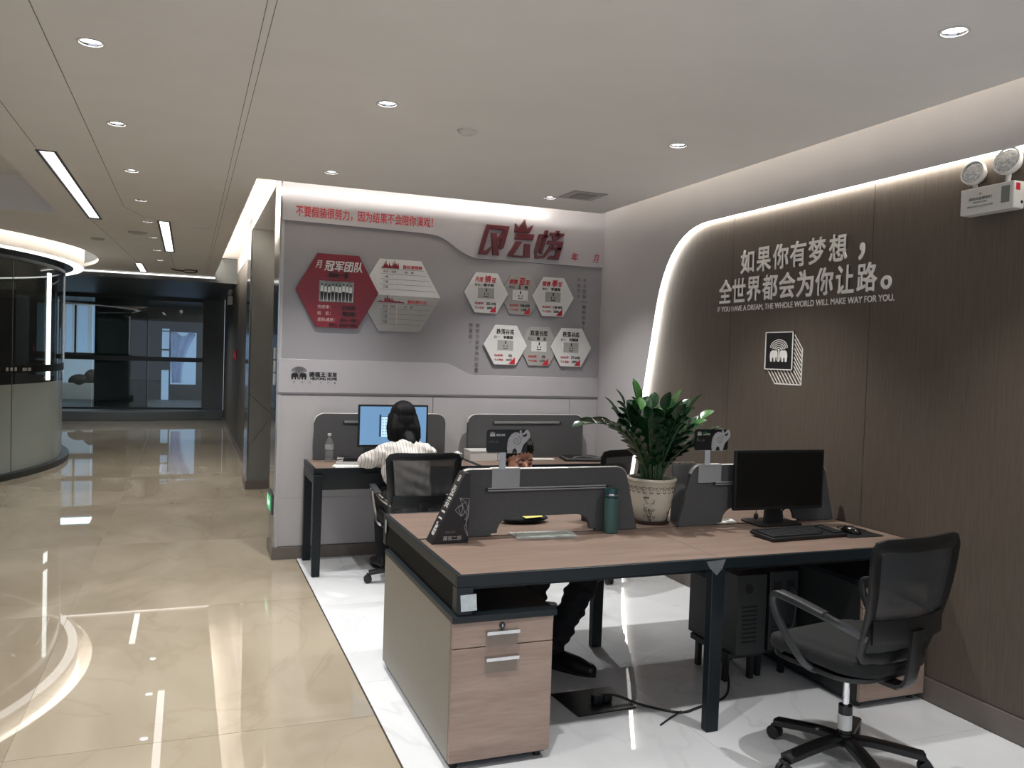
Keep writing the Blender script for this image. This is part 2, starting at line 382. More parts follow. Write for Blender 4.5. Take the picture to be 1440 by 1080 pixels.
# right wall: white skin with a rounded opening, brown panels recessed in it, LED line on the reveal
LT = 2.590
def niche(off=0.0):
    """the opening's outline, from the top near end, round the corner and down the slanting side (Y, Z)"""
    P = [(-2.2, LT-off), (1.5, LT-off)]
    # corner arc between the level top and the slanted side
    p0 = Vector((4.98, LT)); pc = Vector((5.50, LT)); p1 = Vector((5.645, 2.02))
    for k in range(13):
        t = k/12; q = p0*(1-t)**2 + pc*2*t*(1-t) + p1*t*t
        tg = (pc-p0)*(1-t)+(p1-pc)*t; tg.normalize(); n = Vector((tg.y, -tg.x))
        if n.y > 0 and n.x > 0: n = -n
        if tg.x > 0: n = Vector((tg.y, -tg.x))
        n = Vector((-abs(tg.y), -abs(tg.x)))
        P.append((q.x+n.x*off, q.y+n.y*off))
    P.append((5.645+(2.02-.115)*.24-off, .10))
    return P
wr = thing('wall_right', 'right wall of brown wood panels inside a rounded white surround', 'wall', (XW, 2, 0), kind='structure')
N0 = niche()
outl = [(-2.5, ZT), (YB+.02, ZT), (YB+.02, 0), (N0[-1][0], 0)] + list(reversed(N0))[0:] + [(-2.5, LT)]
outl = [(-2.5, ZT), (YB+.02, ZT), (YB+.02, .10), (N0[-1][0], .10)] + list(reversed(N0))[1:-1] + [(-2.5, LT)]
MB().slab(outl, on_right(XW+.05), .05).build('white_surround', M_white, wr)
MB().box(XP+.02, XP+.08, -2.5, YB+.1, 0, ZT).build('backing', M_white, wr)
# the LED line: a ribbon on the reveal
N1 = niche(.006); m = MB()
va = [m.bm.verts.new((XW+.004, y, z)) for y, z in N1]; vb = [m.bm.verts.new((XP-.002, y, z)) for y, z in N1]
for i in range(len(N1)-1): m.bm.faces.new((va[i], va[i+1], vb[i+1], vb[i]))
o = m.build('led_line', M_led, None)
N2 = niche(.004)
tag(o, 'bright white LED line curving round the edge of the brown panelling', 'light strip')
# brown panels, each with its own edges; the last one follows the curve
def clip_panel(y0, y1):
    P = niche(.0)
    top = [(y0, .115), (y1, .115)] if y1 < 5 else None
    if y1 < 4.95: return [(y0, .115), (y1, .115), (y1, LT), (y0, LT)]
    c = [(y, z) for y, z in P if y >= y0]; c[-1] = (c[-1][0], .115)
    return [(y0, .115)] + list(reversed(c)) + [(y0, LT)]
for a, b in ((-2.4, -.19), (-.19, 1.04), (1.04, 2.27), (2.27, 3.502), (3.502, 4.732), (4.732, 7)):
    MB().slab(clip_panel(a+.002, b-.002), on_right(XP+.018), .018).build('wood_panel', M_panelwood, wr)
MB().box(XP-.012, XP+.02, -2.4, 6.09, 0, .112).build('baseboard_right', M_skirt, wr, bevel=.002)
MB().box(XW-.012, XW+.05, 6.09, YB, 0, .10).build('baseboard_right', M_skirt, wr, bevel=.002)

# back wall ---------------------------------------------------------
wb = thing('wall_back', 'white office back wall with a layered lacquer display panel and rail groove', 'wall', (2, YB, 0), kind='structure')
MB().box(.66, 3.46, YB+.012, YB+.2, 0, ZT).build('wall_core', M_white, wb)
MB().box(.64, XW, YB-.0, YB+.013, 1.282, 2.95).build('display_backing', M_decor_grey, wb)
for a, b in ((.64, 1.86), (1.862, 3.08), (3.082, XW)):
    MB().box(a+.001, b-.001, YB, YB+.013, .471, 1.262).build('wall_panel', M_white, wb, bevel=.001)
    MB().box(a+.001, b-.001, YB, YB+.013, .10, .469).build('wall_panel', M_white, wb, bevel=.001)
MB().box(.63, XW, YB-.006, YB+.012, 1.268, 1.282).build('trim_2', mat('rail_grey', (120, 115, 116), .3, noise=(30, .04)), wb)
def sc(x0, x1, z0, z1, n=10):
    return [(x0+(x1-x0)*k/n, z0+(z1-z0)*(.5-.5*math.cos(pi*k/n))) for k in range(n+1)]
top = [(.64, 2.585), (1.72, 2.572)] + sc(1.80, 2.20, 2.567, 2.405) + [(XW, 2.405), (XW, 2.96), (.64, 2.96)]
MB().slab(top, on_back(YB), .022).build('display_band', M_decor_white, wb, bevel=.002)
bot = [(.64, 1.282), (XW, 1.282), (XW, 1.446)] + list(reversed(sc(1.93, 2.22, 1.540, 1.446))) + [(.64, 1.538)]
MB().slab(bot, on_back(YB), .008).build('display_band', M_decor_white, wb, bevel=.002)
MB().box(.64, 3.36, YB, YB+.013, 2.96, ZT).build('wall_panel', M_white, wb)
MB().box(.618, 3.36, YB-.012, YB+.02, 0, .095).build('baseboard_back', M_skirt, wb, bevel=.002)

# corridor side on the right: column end, recess, second pillar, brown door wall
wc = thing('wall_corridor', 'corridor wall of grey pillars, glossy strips and a brown panelled stretch', 'wall', (.7, 10, 0), kind='structure')
M_mirror = mat('mirror_strip', (165, 165, 165), .12, .85, noise=(12, .05))
M_gwall = mat('grey_wall_panel', (120, 119, 115), .3, spec=.5, noise=(6, .03))
M_brownwall = mat('brown_corridor_panel', (74, 69, 62), .45, noise=(14, .06, (8, 8, .6)))
MB().box(.628, .66, YB, 6.97, .095, ZT).build('column_side', M_mirror, wc, bevel=.002)
MB().box(.64, .66, YB-.004, YB+.01, .095, ZT).build('column_edge', M_white, wc)
MB().box(.618, .66, YB, 6.98, 0, .095).build('baseboard_corridor', M_skirt, wc, bevel=.002)
MB().box(.66, 1.25, YB+.2, 6.97, 0, ZT).build('column_core', M_gwall, wc)
MB().box(1.25, 1.30, 6.9, 10.1, 0, ZT).build('recess_back', M_gwall, wc)
MB().box(.655, .70, 6.97, 10.0, 2.965, ZT).box(.70, 1.25, 6.97, 10.0, 2.965, 3.0).build('lintel', M_white, wc)
# pillar face, three pieces split by diagonal joints
pf = on_back(10.0)
for P in ([(.662, 1.09), (.92, .86), (.92, 2.965), (.662, 2.965)], [(.662, .50), (.92, .86-.008), (.662, 1.082)], [(.662, .10), (.92, .10), (.92, .844), (.662, .492)]):
    MB().slab(P, pf, .012).build('pillar_panel', M_gwall, wc, bevel=.001)
MB().box(.66, 1.25, 10.0, 10.5, 0, ZT).build('pillar_core', mat('dark_joint', (62, 60, 58), .5, noise=(30, .05)), wc)
MB().box(.640, .661, 9.99, 10.52, .1, 2.97).build('pillar_side', M_mirror, wc, bevel=.002)
MB().box(.63, 1.2, 9.975, 10.53, 0, .1).build('baseboard_corridor', M_skirt, wc, bevel=.002)
MB().box(.76, 1.0, 10.5, 20.2, 0, 2.87).build('brown_wall', M_brownwall, wc)
for k in range(5):
    MB().box(.752, .761, 10.6+k*1.85, 12.4+k*1.85, .08, 2.86).build('wall_panel', M_brownwall, wc, bevel=.002)
MB().box(.75, .80, 10.5, 15.0, 2.87, ZT).build('lintel', M_white, wc)
MB().box(.735, .77, 10.5, 19.6, 0, .08).build('baseboard_corridor', M_skirt, wc)

# corridor end: bulkhead, step, dark glass front and the room behind it
we = thing('wall_end', 'dark end of the corridor with a low step and a full-height glass front', 'wall', (-2, 19.6, 0), kind='structure')
M_dk = mat('dark_grey_paint', (84, 87, 87), .5, noise=(10, .05))
M_dk2 = mat('very_dark_panel', (40, 44, 44), .4, noise=(10, .05))
MB().box(-5, .76, 15.0, 15.06, 2.70, ZT).build('bulkhead', M_dk, we)
MB().box(-9, .76, 15.06, 24.6, 2.70, 2.74).build('lower_ceiling', M_dk2, we)
MB().box(-3.2, .40, 14.985, 15.0, ZC-.035, ZC-.012).build('trim_3', mat('bulkhead_light_line', (255, 255, 255), .4, emit=(1, .96, .88), es=1.0), we)
st = [(-5, 19.95)] + [(-5+5.76*k/14, 19.95-.40*math.sin(pi*k/14)**.7 if 0 < k < 14 else 19.9) for k in range(1, 14)] + [(.76, 19.85), (.76, 24), (-5, 24)]
MB().slab(st, on_floor(0), .2).build('step', M_dk, we, bevel=.01)
MB().box(-5, .76, 24.3, 24.4, 0, 2.8).build('far_wall', M_dk2, we)
MB().box(-9, -4.9, 19.0, 24.4, 0, 2.8).build('far_wall', M_dk2, we)
MB().box(.30, .76, 20.3, 20.36, .2, 2.72).build('grey_panel', M_dk, we, bevel=.003)
M_glass = glassy('clear_glass', (.78, .84, .84), .10, 0, diff=(.03, .04, .04))
for a, b in ((-4.9, -3.35), (-3.34, -1.95), (-1.94, -.86), (-.85, .30)):
    MB().box(a, b, 20.3, 20.312, .2, 2.7).build('glass_pane', M_glass, we)
MB().box(-4.9, .30, 20.285, 20.325, 1.27, 1.37).build('glass_band', M_dk2, we)
MB().box(-4.9, .30, 20.28, 20.34, 2.62, 2.7).box(-4.9, .30, 20.28, 20.34, .2, .24).build('glass_frame', M_dk2, we)
MB().box(-1.97, -.86, 21.0, 21.1, .2, 2.7).build('dark_screen', M_dk2, we)
# windows behind
M_sky = mat('daylight_pane', (120, 150, 190), .3, emit=(.42, .60, .85), es=.42)
M_sky2 = mat('daylight_pane_pale', (150, 170, 190), .3, emit=(.60, .72, .85), es=.26)
w1 = thing('window_1', 'blue-lit window with pale curtains seen through the corridor end glass, left', 'window', (-2.6, 24.2, 1.4), kind='structure')
MB().box(-3.6, -2.07, 24.26, 24.29, .25, 2.62).build('pane', M_sky2, w1)
for a, b in ((-3.5, -3.1), (-2.93, -2.82), (-2.66, -2.46), (-2.33, -2.2)):
    MB().box(a, b, 24.24, 24.265, 1.4, 2.58).build('pane', M_sky, w1)
MB().box(-3.7, -2.03, 24.2, 24.26, 1.24, 1.38).box(-2.07, -2.0, 24.2, 24.28, .2, 2.7).box(-2.74, -2.70, 24.2, 24.26, 1.38, 2.6).build('window_frame', M_dk2, w1)
w2 = thing('window_2', 'narrow blue-lit window beside a hanging sheet at the corridor end', 'window', (-.56, 24.2, 1.4), kind='structure')
MB().box(-.66, -.48, 24.26, 24.29, .14, 2.08).build('pane', M_sky, w2)
MB().box(-.68, -.46, 24.2, 24.25, 1.5, 1.54).box(-.68, -.46, 24.2, 24.25, .98, 1.3).box(-.68, -.46, 24.2, 24.25, 2.0, 2.03).build('window_frame', M_dk2, w2)
def sheet(nx=24, ny=16):
    m = MB(); V = []
    for j in range(ny+1):
        t = j/ny; z = 1.95-1.3*t; row = []
        x0 = -.46+.06*t; x1 = .18-.34*t-.10*math.sin(pi*t)
        for i in range(nx+1):
            s_ = i/nx; row.append(m.bm.verts.new((x0+(x1-x0)*s_, 24.1+.05*math.sin(14*s_+3*t)+.03*math.sin(31*s_), z+.06*math.sin(3*pi*s_)*(1-t))))
        V.append(row)
    for j in range(ny):
        for i in range(nx): m.bm.faces.new((V[j][i], V[j][i+1], V[j+1][i+1], V[j+1][i]))
    return m
M_sheet = mat('translucent_blue_sheet', (165, 175, 215), .5, noise=(5, .5))
_n = M_sheet.node_tree; _t = _n.nodes.new('ShaderNodeBsdfTranslucent'); _t.inputs[0].default_value = (.78, .82, .95, 1); _x = _n.nodes.new('ShaderNodeMixShader'); _x.inputs[0].default_value = .7
_o = _n.nodes['Material Output']; _n.links.new(_n.nodes['Principled BSDF'].outputs[0], _x.inputs[1]); _n.links.new(_t.outputs[0], _x.inputs[2]); _n.links.new(_x.outputs[0], _o.inputs[0])
MB().box(-.44, .20, 24.26, 24.29, .6, 2.0).build('pane', M_sky, w2)  # added glowing pane behind the sheet, there only to backlight it
o = sheet().build('plastic_sheet', M_sheet, None, smooth=True)
tag(o, 'crumpled bluish sheet hanging by the narrow window at the corridor end', 'sheet')
o = MB().box(-3.2, -2.1, 23.6, 23.95, .2, .62).build('low_cabinet', mat('pale_cabinet', (190, 188, 180), .5, noise=(9, .05)), None, bevel=.01)
tag(o, 'low pale cabinet under the blue-lit window behind the glass', 'cabinet')
o = MB().ball((-2.55, 23.72, .66), .2, (1.3, .7, .9)).ball((-2.27, 23.74, .72), .2, (1.0, .7, 1.25)).build('bag', mat('brown_bag', (70, 62, 54), .8, noise=(12, .3)), None, smooth=True)
tag(o, 'dark brown bag lying on the low cabinet behind the corridor end glass', 'bag')
area((-2.7, 22.2, 2.6), (0, 0, 0), 1.2, .8, 14, (.7, .85, 1), 'cabinet_fill')  # added fill below the ceiling, lights the cabinet in place of daylight
for x_, y_, w_ in ((-.9, 17.2, 120), (-2.6, 22.3, 45), (-.4, 22.3, 40)):  # added fill spots without fittings, brighten the dark corridor end and room
    l = bpy.data.lights.new('dim_fill_spot', 'SPOT'); l.energy = w_; l.spot_size = R(150); l.spot_blend = .8; l.shadow_soft_size = .03; l.color = (.92, .96, 1)
    o = bpy.data.objects.new('dim_fill_spot', l); COL.objects.link(o); o.location = (x_, y_, 2.68); o['kind'] = 'helper'
# left and rear shell
wl = MB().box(-13.1, -13, -2.5, 24.4, 0, ZT).build('wall_left', M_white, None); tag(wl, 'plain left wall hidden behind the round glass room', 'wall', kind='structure')
# ---------------------------------------------------------------- round glass room
gr = thing('round_glass_room', 'round glass-walled meeting room with frosted lower glass on the left', 'glass room', (CX, CY, 0))
def ring(r0, r1, z0, z1, a0, a1, name, m, n=None, parent=gr, bevel=0, smooth=True):
    n = n or max(6, int(abs(a1-a0)/3)); q = MB(); L = []
    for k in range(n+1):
        a = R(a0+(a1-a0)*k/n); c, s_ = math.cos(a), math.sin(a)
        L.append([q.bm.verts.new((CX+r*c, CY+r*s_, z)) for r, z in ((r0, z0), (r1, z0), (r1, z1), (r0, z1))])
    for a, b in zip(L, L[1:]):
        for k in range(4): q.bm.faces.new((a[k], a[(k+1) % 4], b[(k+1) % 4], b[k]))
    q.bm.faces.new(L[0]); q.bm.faces.new(list(reversed(L[-1])))
    return q.build(name, m, parent, bevel=bevel, smooth=smooth)
RG = 4.17; SEAM = -22.0; LEDA = -7.5
M_frost = glassy('frosted_glass', (.5, .56, .52), .80, .25, diff=(.33, .36, .33))
M_upper = glassy('tinted_glass', (.72, .75, .74), .12, 0, diff=(.08, .08, .08))
ring(RG-.08, RG+.09, 0, .07, -135, 60, 'base_ring', M_dk2)
angs = [SEAM-93, SEAM-62, SEAM-31, SEAM, SEAM+31, SEAM+62]
POST = SEAM+31
for a, b in zip(angs, angs[1:]):
    ring(RG-.012, RG, .07, 1.10, a+.05, b-.05, 'frosted_panel', M_frost)
    ring(RG-.012, RG, 1.10, 2.56, a+.05, b-.05, 'glass_panel', M_upper)
M_post = mat('steel_post', (190, 192, 190), .25, .9, noise=(30, .03))
for a in (SEAM, SEAM-31):
    ring(RG-.002, RG+.004, .07, 2.56, a-.06, a+.06, 'joint_strip', M_dk)
ring(RG-.01, RG+.02, 1.1, 2.56, POST-.25, POST+.25, 'edge_post', M_post)
ring(RG+.001, RG+.012, 1.235, 1.325, -115, 40, 'label_band', M_black)
ring(RG-.03, RG+.02, 2.56, 2.60, -135, 60, 'head_rail', M_dk2)
ring(3.2, 3.25, 0, 2.7, -135, 70, 'inner_wall', mat('room_inner_wall', (150, 146, 138), .7, noise=(5, .05)))
ring(4.38, 4.42, 2.665, ZT, -135, 60, 'drum', M_ceil)
ring(4.29, 4.41, 2.65, 2.665, -135, 60, 'light_ring', mat('ring_diffuser', (255, 255, 255), .4, emit=(1, .98, .95), es=.95))
ring(3.2, 4.29, 2.655, 2.665, -135, 60, 'soffit', M_dk2)
ring(4.12, 4.15, 1.12, 2.50, LEDA-.55, LEDA+.55, 'led_bar', M_ledtube, n=2)
ring(4.66, 4.69, ZC+.051, ZC+.065, -130, 24, 'cove_strip', M_cove)
for a in (-70, -50, -30, -12, 2):
    l = area((CX+4.72*math.cos(R(a)), CY+4.72*math.sin(R(a)), ZC+.13), (0, R(-110), R(a)), .04, 1.6, COVE_W*1.6*.6, name='cove_lamp')
# lettering on the band
def on_ring(txt, ang, z, w, h, m=M_whitep):
    a = R(ang); nrm = Vector((math.cos(a), math.sin(a), 0)); tx = Vector((-math.sin(a), math.cos(a), 0))
    F = Matrix((tx, Vector((0, 0, 1)), nrm)).transposed().to_4x4()
    c = Vector((CX, CY, z))+nrm*(RG+.013)
    return text(txt, m, gr, c, w, h, F, bold=.01)
for k in range(3): on_ring('德', SEAM-1.5+k*1.1, 1.28, .045, .045)
on_ring('德福王 家居', SEAM+4.0, 1.275, .20, .04); 
# ================================================================ CEILING FITTINGS
def downlight(x, y):
    t = thing('downlight', 'round recessed downlight', 'ceiling light', (x, y, ZC), 'recessed ceiling downlights')
    MB().lathe([(.043, .001), (.054, .001), (.054, -.003), (.045, -.004), (.041, .002)], (x, y, ZC), 28).build('trim_ring', M_whitep, t, smooth=True)
    MB().lathe([(.0405, .0), (.037, .012), (.037, .034), (.043, .034), (.043, .0)], (x, y, ZC), 28).build('reflector', M_chrome, t, smooth=True)
    MB().lathe([(.0001, .007), (.037, .009), (.037, .012), (.0001, .012)], (x, y, ZC), 24).build('lens', M_lamp, t)
    return t
def spot(x, y, w=DOWN_W):
    l = bpy.data.lights.new('downlight_lamp', 'SPOT'); l.energy = w*4*(.82 if x < 0 else .82 if y < 3 else 1); l.spot_size = R(98); l.spot_blend = .9; l.shadow_soft_size = .026; l.color = (1, .985, .968)
    o = bpy.data.objects.new('downlight_lamp', l); COL.objects.link(o); o.location = (x, y, ZC-.01); o['kind'] = 'helper'
names = {0: None}
d0 = downlight(*DOWN[0]); spot(*DOWN[0]); base0 = Vector(d0.location)
order_ = {}
corr = sorted([p for p in DOWN if p[0] < 0], key=lambda p: p[1])
for i, (x, y) in enumerate(DOWN):
    o = d0
    if i:
        o = copy_tree(d0); o.location = (x, y, ZC); spot(x, y)
    if (x, y) == (.87, 4.03): lab = 'round downlight above the near desks, left of the smoke detector'
    elif (x, y) == (.87, 5.72): lab = 'round downlight just left of the display wall, near its slogan'
    elif (x, y) == (2.49, 5.78): lab = 'round downlight touching the square ceiling speaker grille'
    elif (x, y) == (2.5, 4.04): lab = 'round downlight above the potted plant, near the brown wall'
    elif (x, y) == (2.5, 2.25): lab = 'round downlight nearest the brown wall, top right of the ceiling'
    elif x < 0 and 3 < y < 13:
        k = [p for p in corr if p[1] > 3].index((x, y))
        lab = ['nearest downlight of the corridor row, large at top left', 'second downlight of the corridor row, beyond the largest one', 'third downlight of the corridor row, right of the first light strip',
               'fourth downlight of the corridor row, near the far end of the long light strip', 'fifth corridor downlight, left of the second light strip', 'sixth corridor downlight, beside the round ceiling vent',
               'seventh corridor downlight, beyond the round vent', 'farthest visible downlight of the corridor row'][k]
    else: lab = {(-.385, 2.5): 'corridor downlight just outside the top left of the frame', (-.385, .9): 'corridor downlight above and left of the camera, outside the frame', (.87, 2.3): 'office downlight outside the frame above the drawer pedestal', (.87, .5): 'office downlight above the camera, outside the frame, corridor side', (2.5, .5): 'office downlight beside the brown wall and behind the camera'}.get((x, y), 'corridor downlight nearest the bulkhead at the corridor end')
    o['label'] = lab
def linear(x, a, b, lab):
    t = thing('linear_light', lab, 'ceiling light', (x, (a+b)/2, ZC), 'linear ceiling lights')
    e = .018
    m = MB(); m.box(x-.06, x-.06+e, a-.015, b+.015, ZC-.004, ZC+.05).box(x+.06-e, x+.06, a-.015, b+.015, ZC-.004, ZC+.05).box(x-.06+e, x+.06-e, a-.015, a+.003, ZC-.004, ZC+.05).box(x-.06+e, x+.06-e, b-.003, b+.015, ZC-.004, ZC+.05)
    m.build('frame', M_black, t)
    MB().box(x-.042, x+.042, a, b, ZC+.006, ZC+.02).build('diffuser', M_lin, t)
linear(*LIN[0], 'long bright linear ceiling light nearest, with black frame')
linear(*LIN[1], 'second linear ceiling light with black frame, middle of the corridor')
linear(*LIN[2], 'short-looking farthest linear ceiling light by the corridor end')
t = thing('smoke_detector', 'small round white smoke detector cover on the ceiling', 'smoke detector', (1.363, 4.307, ZC))
MB().lathe([(.0001, -.022), (.030, -.021), (.044, -.012), (.048, 0)], (1.363, 4.307, ZC), 28).build('cover', M_whitep, t, smooth=True)
MB().lathe([(.048, -.002), (.056, -.002), (.056, 0)], (1.363, 4.307, ZC), 28).build('base', M_whitep, t, smooth=True)
t = thing('ceiling_speaker', 'square grey ceiling grille with a recessed centre by the display wall', 'ceiling grille', (2.66, 5.58, ZC))
M_grille = mat('grille_grey', (168, 165, 162), .5, noise=(40, .1))
MB().box(2.53, 2.80, 5.44, 5.72, ZC-.006, ZC).build('frame', M_grille, t, bevel=.003)
MB().box(2.59, 2.74, 5.50, 5.66, ZC-.011, ZC-.006).build('centre_plate', mat('grille_dark', (138, 136, 134), .6, noise=(40, .1)), t, bevel=.002)
t = thing('round_ceiling_vent', 'flat round grey vent on the corridor ceiling beside a downlight', 'vent', (-.47, 9.5, ZC))
MB().lathe([(.0001, -.02), (.06, -.02), (.09, -.012), (.10, 0)], (-.52, 9.75, ZC), 28).build('plate', M_grille, t, smooth=True)
tag(MB().lathe([(.0001, -.02), (.05, -.02), (.07, -.008), (.075, 0)], (-.98, 10.6, ZC), 24).build('ceiling_sensor', M_grille, None, smooth=True), 'small grey disc on the corridor ceiling, left of the vent', 'sensor')
tag(MB().box(.02, .17, 9.0, 9.35, ZC-.02, ZC).build('access_hatch', M_ceil, None, bevel=.004), 'small pale rectangular hatch right of the second linear light', 'hatch')
t = thing('exit_sign_bracket', 'thin black ring-shaped bracket under the far corridor ceiling', 'bracket', (-.02, 13.9, ZC))
MB().tube([(.0+.10*math.cos(a*pi/9), 13.9, ZC-.03+.022*math.sin(a*pi/9)) for a in range(18)], .008, closed=True).build('loop', M_black, t)
MB().tube([(-.10, 13.9, ZC-.03), (-.22, 13.9, ZC-.02), (-.27, 13.9, ZC)], .010).build('arm', M_black, t)
MB().cyl((.1, 13.9, ZC-.03), .01, .03).build('stem', M_black, t)

# ================================================================ WALL GRAPHICS: BACK WALL
M_red = mat('dark_red_acrylic', (122, 26, 36), .25, noise=(8, .05))
M_redp = mat('red_print', (185, 32, 44), .4, noise=(20, .03))
M_maroon = mat('maroon_metal', (92, 28, 38), .30, spec=.6, noise=(9, .1))
M_blackp = mat('black_print', (18, 17, 18), .5, noise=(20, .03))
M_greyp = mat('grey_print', (100, 98, 98), .5, noise=(20, .03))
M_pinkp = mat('pink_print', (214, 176, 172), .5, noise=(20, .03))
M_cardw = mat('white_acrylic', (206, 205, 202), .12, spec=.6, noise=(8, .02))
M_cardg = mat('grey_acrylic', (158, 156, 152), .14, spec=.6, noise=(8, .03))
YF = YB-.001
def T(body, x, z, w=None, h=None, m=M_blackp, par=None, off=0.0, **k):
    return text(body, m, par, (x, YF-off, z), w, h, FRAME_BACK, depth=.0015, **k)
o = T('不要假装很努力，因为结果不会陪你演戏！', 1.275, 2.660, 1.07, .082, M_redp, None, .022, bold=.012)
tag(o, 'red Chinese slogan in small characters along the top of the display wall', 'lettering'); o.name = 'slogan_lettering'
# big title: three characters cut from thick maroon metal
t = thing('title_lettering', 'large maroon metal title characters with a crown', 'lettering', (2.58, YF, 2.57))
def plate(name, polys, m=M_maroon, off=.024, d=.03, par=t, sh=.26, z0=2.44):
    q = MB()
    for P in polys: q.slab([(x+(z-z0)*sh, z) for x, z in P], on_back(YF-off), d)
    return q.build(name, m, par, bevel=.0015)
X0, Z0 = 2.20, 2.44
def U(P, x, w, h=.245, z=Z0): return [(x+u*w/10, z+v*h/10) for u, v in P]
a = lambda P: U(P, 2.195, .20)
plate('character', [a(P) for P in ([(0, 0), (0, 10), (1.7, 10), (1.7, 1.2), (2.8, 1.2), (4.6, 3.0), (4.6, 1.2), (3.8, 0)],
    [(1.7, 10), (10, 10), (10, 8.6), (1.7, 8.6)], [(7.9, 8.6), (10, 8.6), (10, 2.6), (9.2, 2.0), (7.9, 2.6)],
    [(3.0, 7.3), (5.3, 7.3), (9.0, 0), (6.4, 0)], [(5.9, 5.6), (7.2, 7.4), (7.9, 7.4), (7.9, 5.9), (6.8, 4.4)])])
a = lambda P: U(P, 2.445, .20)
plate('character', [a(P) for P in ([(1.4, 6.0), (1.4, 8.0), (9.4, 8.0), (9.4, 6.0)], [(0, 0), (2.2, 5.2), (4.8, 5.2), (2.6, .5), (2.6, 0)],
    [(2.6, .45), (7.6, .45), (7.6, -.1), (2.6, -.1)], [(6.2, 4.6), (8.6, 4.6), (10.2, 0), (7.4, 0)])])
plate('crown', [[(2.455, 2.645), (2.44, 2.715), (2.482, 2.68), (2.512, 2.755), (2.552, 2.68), (2.60, 2.715), (2.585, 2.645)]])
a = lambda P: U(P, 2.675, .245)
plate('character', [a(P) for P in ([(0, 2.5), (0, 8.3), (1.2, 8.3), (1.2, 1.0), (3.6, 1.0), (2.6, 0), (.9, 0)], [(1.2, 8.3), (3.4, 8.3), (3.4, 7.2), (1.2, 7.2)], [(1.9, 2.0), (1.9, 9.8), (3.0, 9.8), (3.0, 1.6)],
    [(4.0, 9.2), (9.2, 9.2), (9.2, 8.3), (4.0, 8.3)], [(6.0, 8.0), (6.0, 10), (7.2, 10), (7.2, 8.0)], [(4.8, 8.3), (5.8, 8.3), (6.3, 7.0), (8.0, 8.3), (8.8, 8.3), (7.0, 6.6), (5.8, 6.6)],
    [(4.0, 6.4), (9.6, 6.4), (9.6, 5.2), (4.0, 5.2)], [(3.5, 1.0), (5.4, 4.9), (6.8, 4.9), (4.2, .3), (3.2, .3)], [(5.6, 4.4), (9.6, 4.4), (9.6, 3.4), (5.6, 3.4)], [(8.0, 0), (8.0, 5.2), (9.6, 5.2), (9.6, 0)], [(5.4, 0), (8.0, 0), (8.0, 1.3), (6.2, 1.3)])])
tag(T('年', 3.075, 2.482, .062, .068, M_redp, None, .022, bold=.01, shear=.2), 'small red Chinese character for year, right of the maroon title', 'lettering').name = 'year_lettering'
tag(T('月', 3.278, 2.480, .055, .068, M_redp, None, .022, bold=.01, shear=.2), 'small red Chinese character for month, at the display wall corner', 'lettering').name = 'month_lettering'
def column(chars, x, ztop, h, m, lab, name):
    q = thing(name, lab, 'lettering', (x, YF, ztop-h/2)); n = max(len(c) for c in chars); st = h/n
    for j, col in enumerate(chars):
        for i, ch in enumerate(col): T(ch, x-j*.058, ztop-(i+.5)*st, None, st*(.72 if ch not in '一！，' else (.12 if ch == '一' else .5)), m, q, 0, bold=.012)
    return q
column(['失去目标一瞬间的事！', '不努力，'], 3.19, 2.31, .46, M_greyp, 'two short vertical columns of small grey characters right of the upper hexagons', 'vertical_lettering')
column(['你努力没有你的位置！', '再落后！'], 2.222, 1.88, .46, M_greyp, 'two short vertical columns of small grey characters left of the lower hexagons', 'vertical_lettering')

def hexpts(cx, cz, rw, rh): return [(cx-rw, cz), (cx-rw/2, cz+rh), (cx+rw/2, cz+rh), (cx+rw, cz), (cx+rw/2, cz-rh), (cx-rw/2, cz-rh)]
# red team hexagon
t = thing('team_hexagon', 'large red hexagonal board with white heading and team photo', 'notice board', (1.066, YF, 2.068))
MB().slab(hexpts(1.066, 2.070, .318, .282), on_back(YF-.022), .012).build('board', M_red, t, bevel=.002)
F0 = .0345
def P_(par, m, x0, x1, z0, z1, off=F0, name='print', d=.0012): return MB().box(x0, x1, YF-off-d, YF-off, z0, z1).build(name, m, par)
T('月', .918, 2.268, .05, .058, M_cardw, t, F0, bold=.01, shear=.2)
T('冠军团队', 1.105, 2.262, .29, .078, M_cardw, t, F0, bold=.025, shear=.2)
T('渠道一部', 1.07, 2.192, .15, .04, M_blackp, t, F0, bold=.03)
P_(t, M_maroon, .95, 1.19, 2.160, 2.163)
# the photo: a row of people in white shirts and dark trousers on pale floor
P_(t, mat('photo_backdrop', (128, 132, 130), .3, noise=(14, .5)), .925, 1.19, 1.985, 2.145, name='photo')
q = MB(); q2 = MB(); q3 = MB(); fb = on_back(YF-F0-.0012)
for k in range(9):
    x = .945+k*.0275; hz = 2.118-.004*(k % 3)+.002*k/3
    q.slab([(x-.011, hz-.055), (x-.008, hz-.012), (x+.008, hz-.012), (x+.011, hz-.055)], fb, .0008)
    q2.slab(circ(x, hz, .0065, 8), fb, .0010); q2.slab([(x-.010, hz-.055), (x+.010, hz-.055), (x+.009, 2.0), (x+.003, 2.0), (x, hz-.08), (x-.003, 2.0), (x-.009, 2.0)], fb, .0010)
    q3.slab([(x+.010, 1.99), (x+.018, 1.99), (x+.014, 2.05)], fb, .0008)
tag(q.build('photo_shirts', M_paper, t), kind='stuff'); tag(q2.build('photo_figures', M_blackp, t), kind='stuff'); tag(q3.build('photo_floor', M_paper, t), kind='stuff')
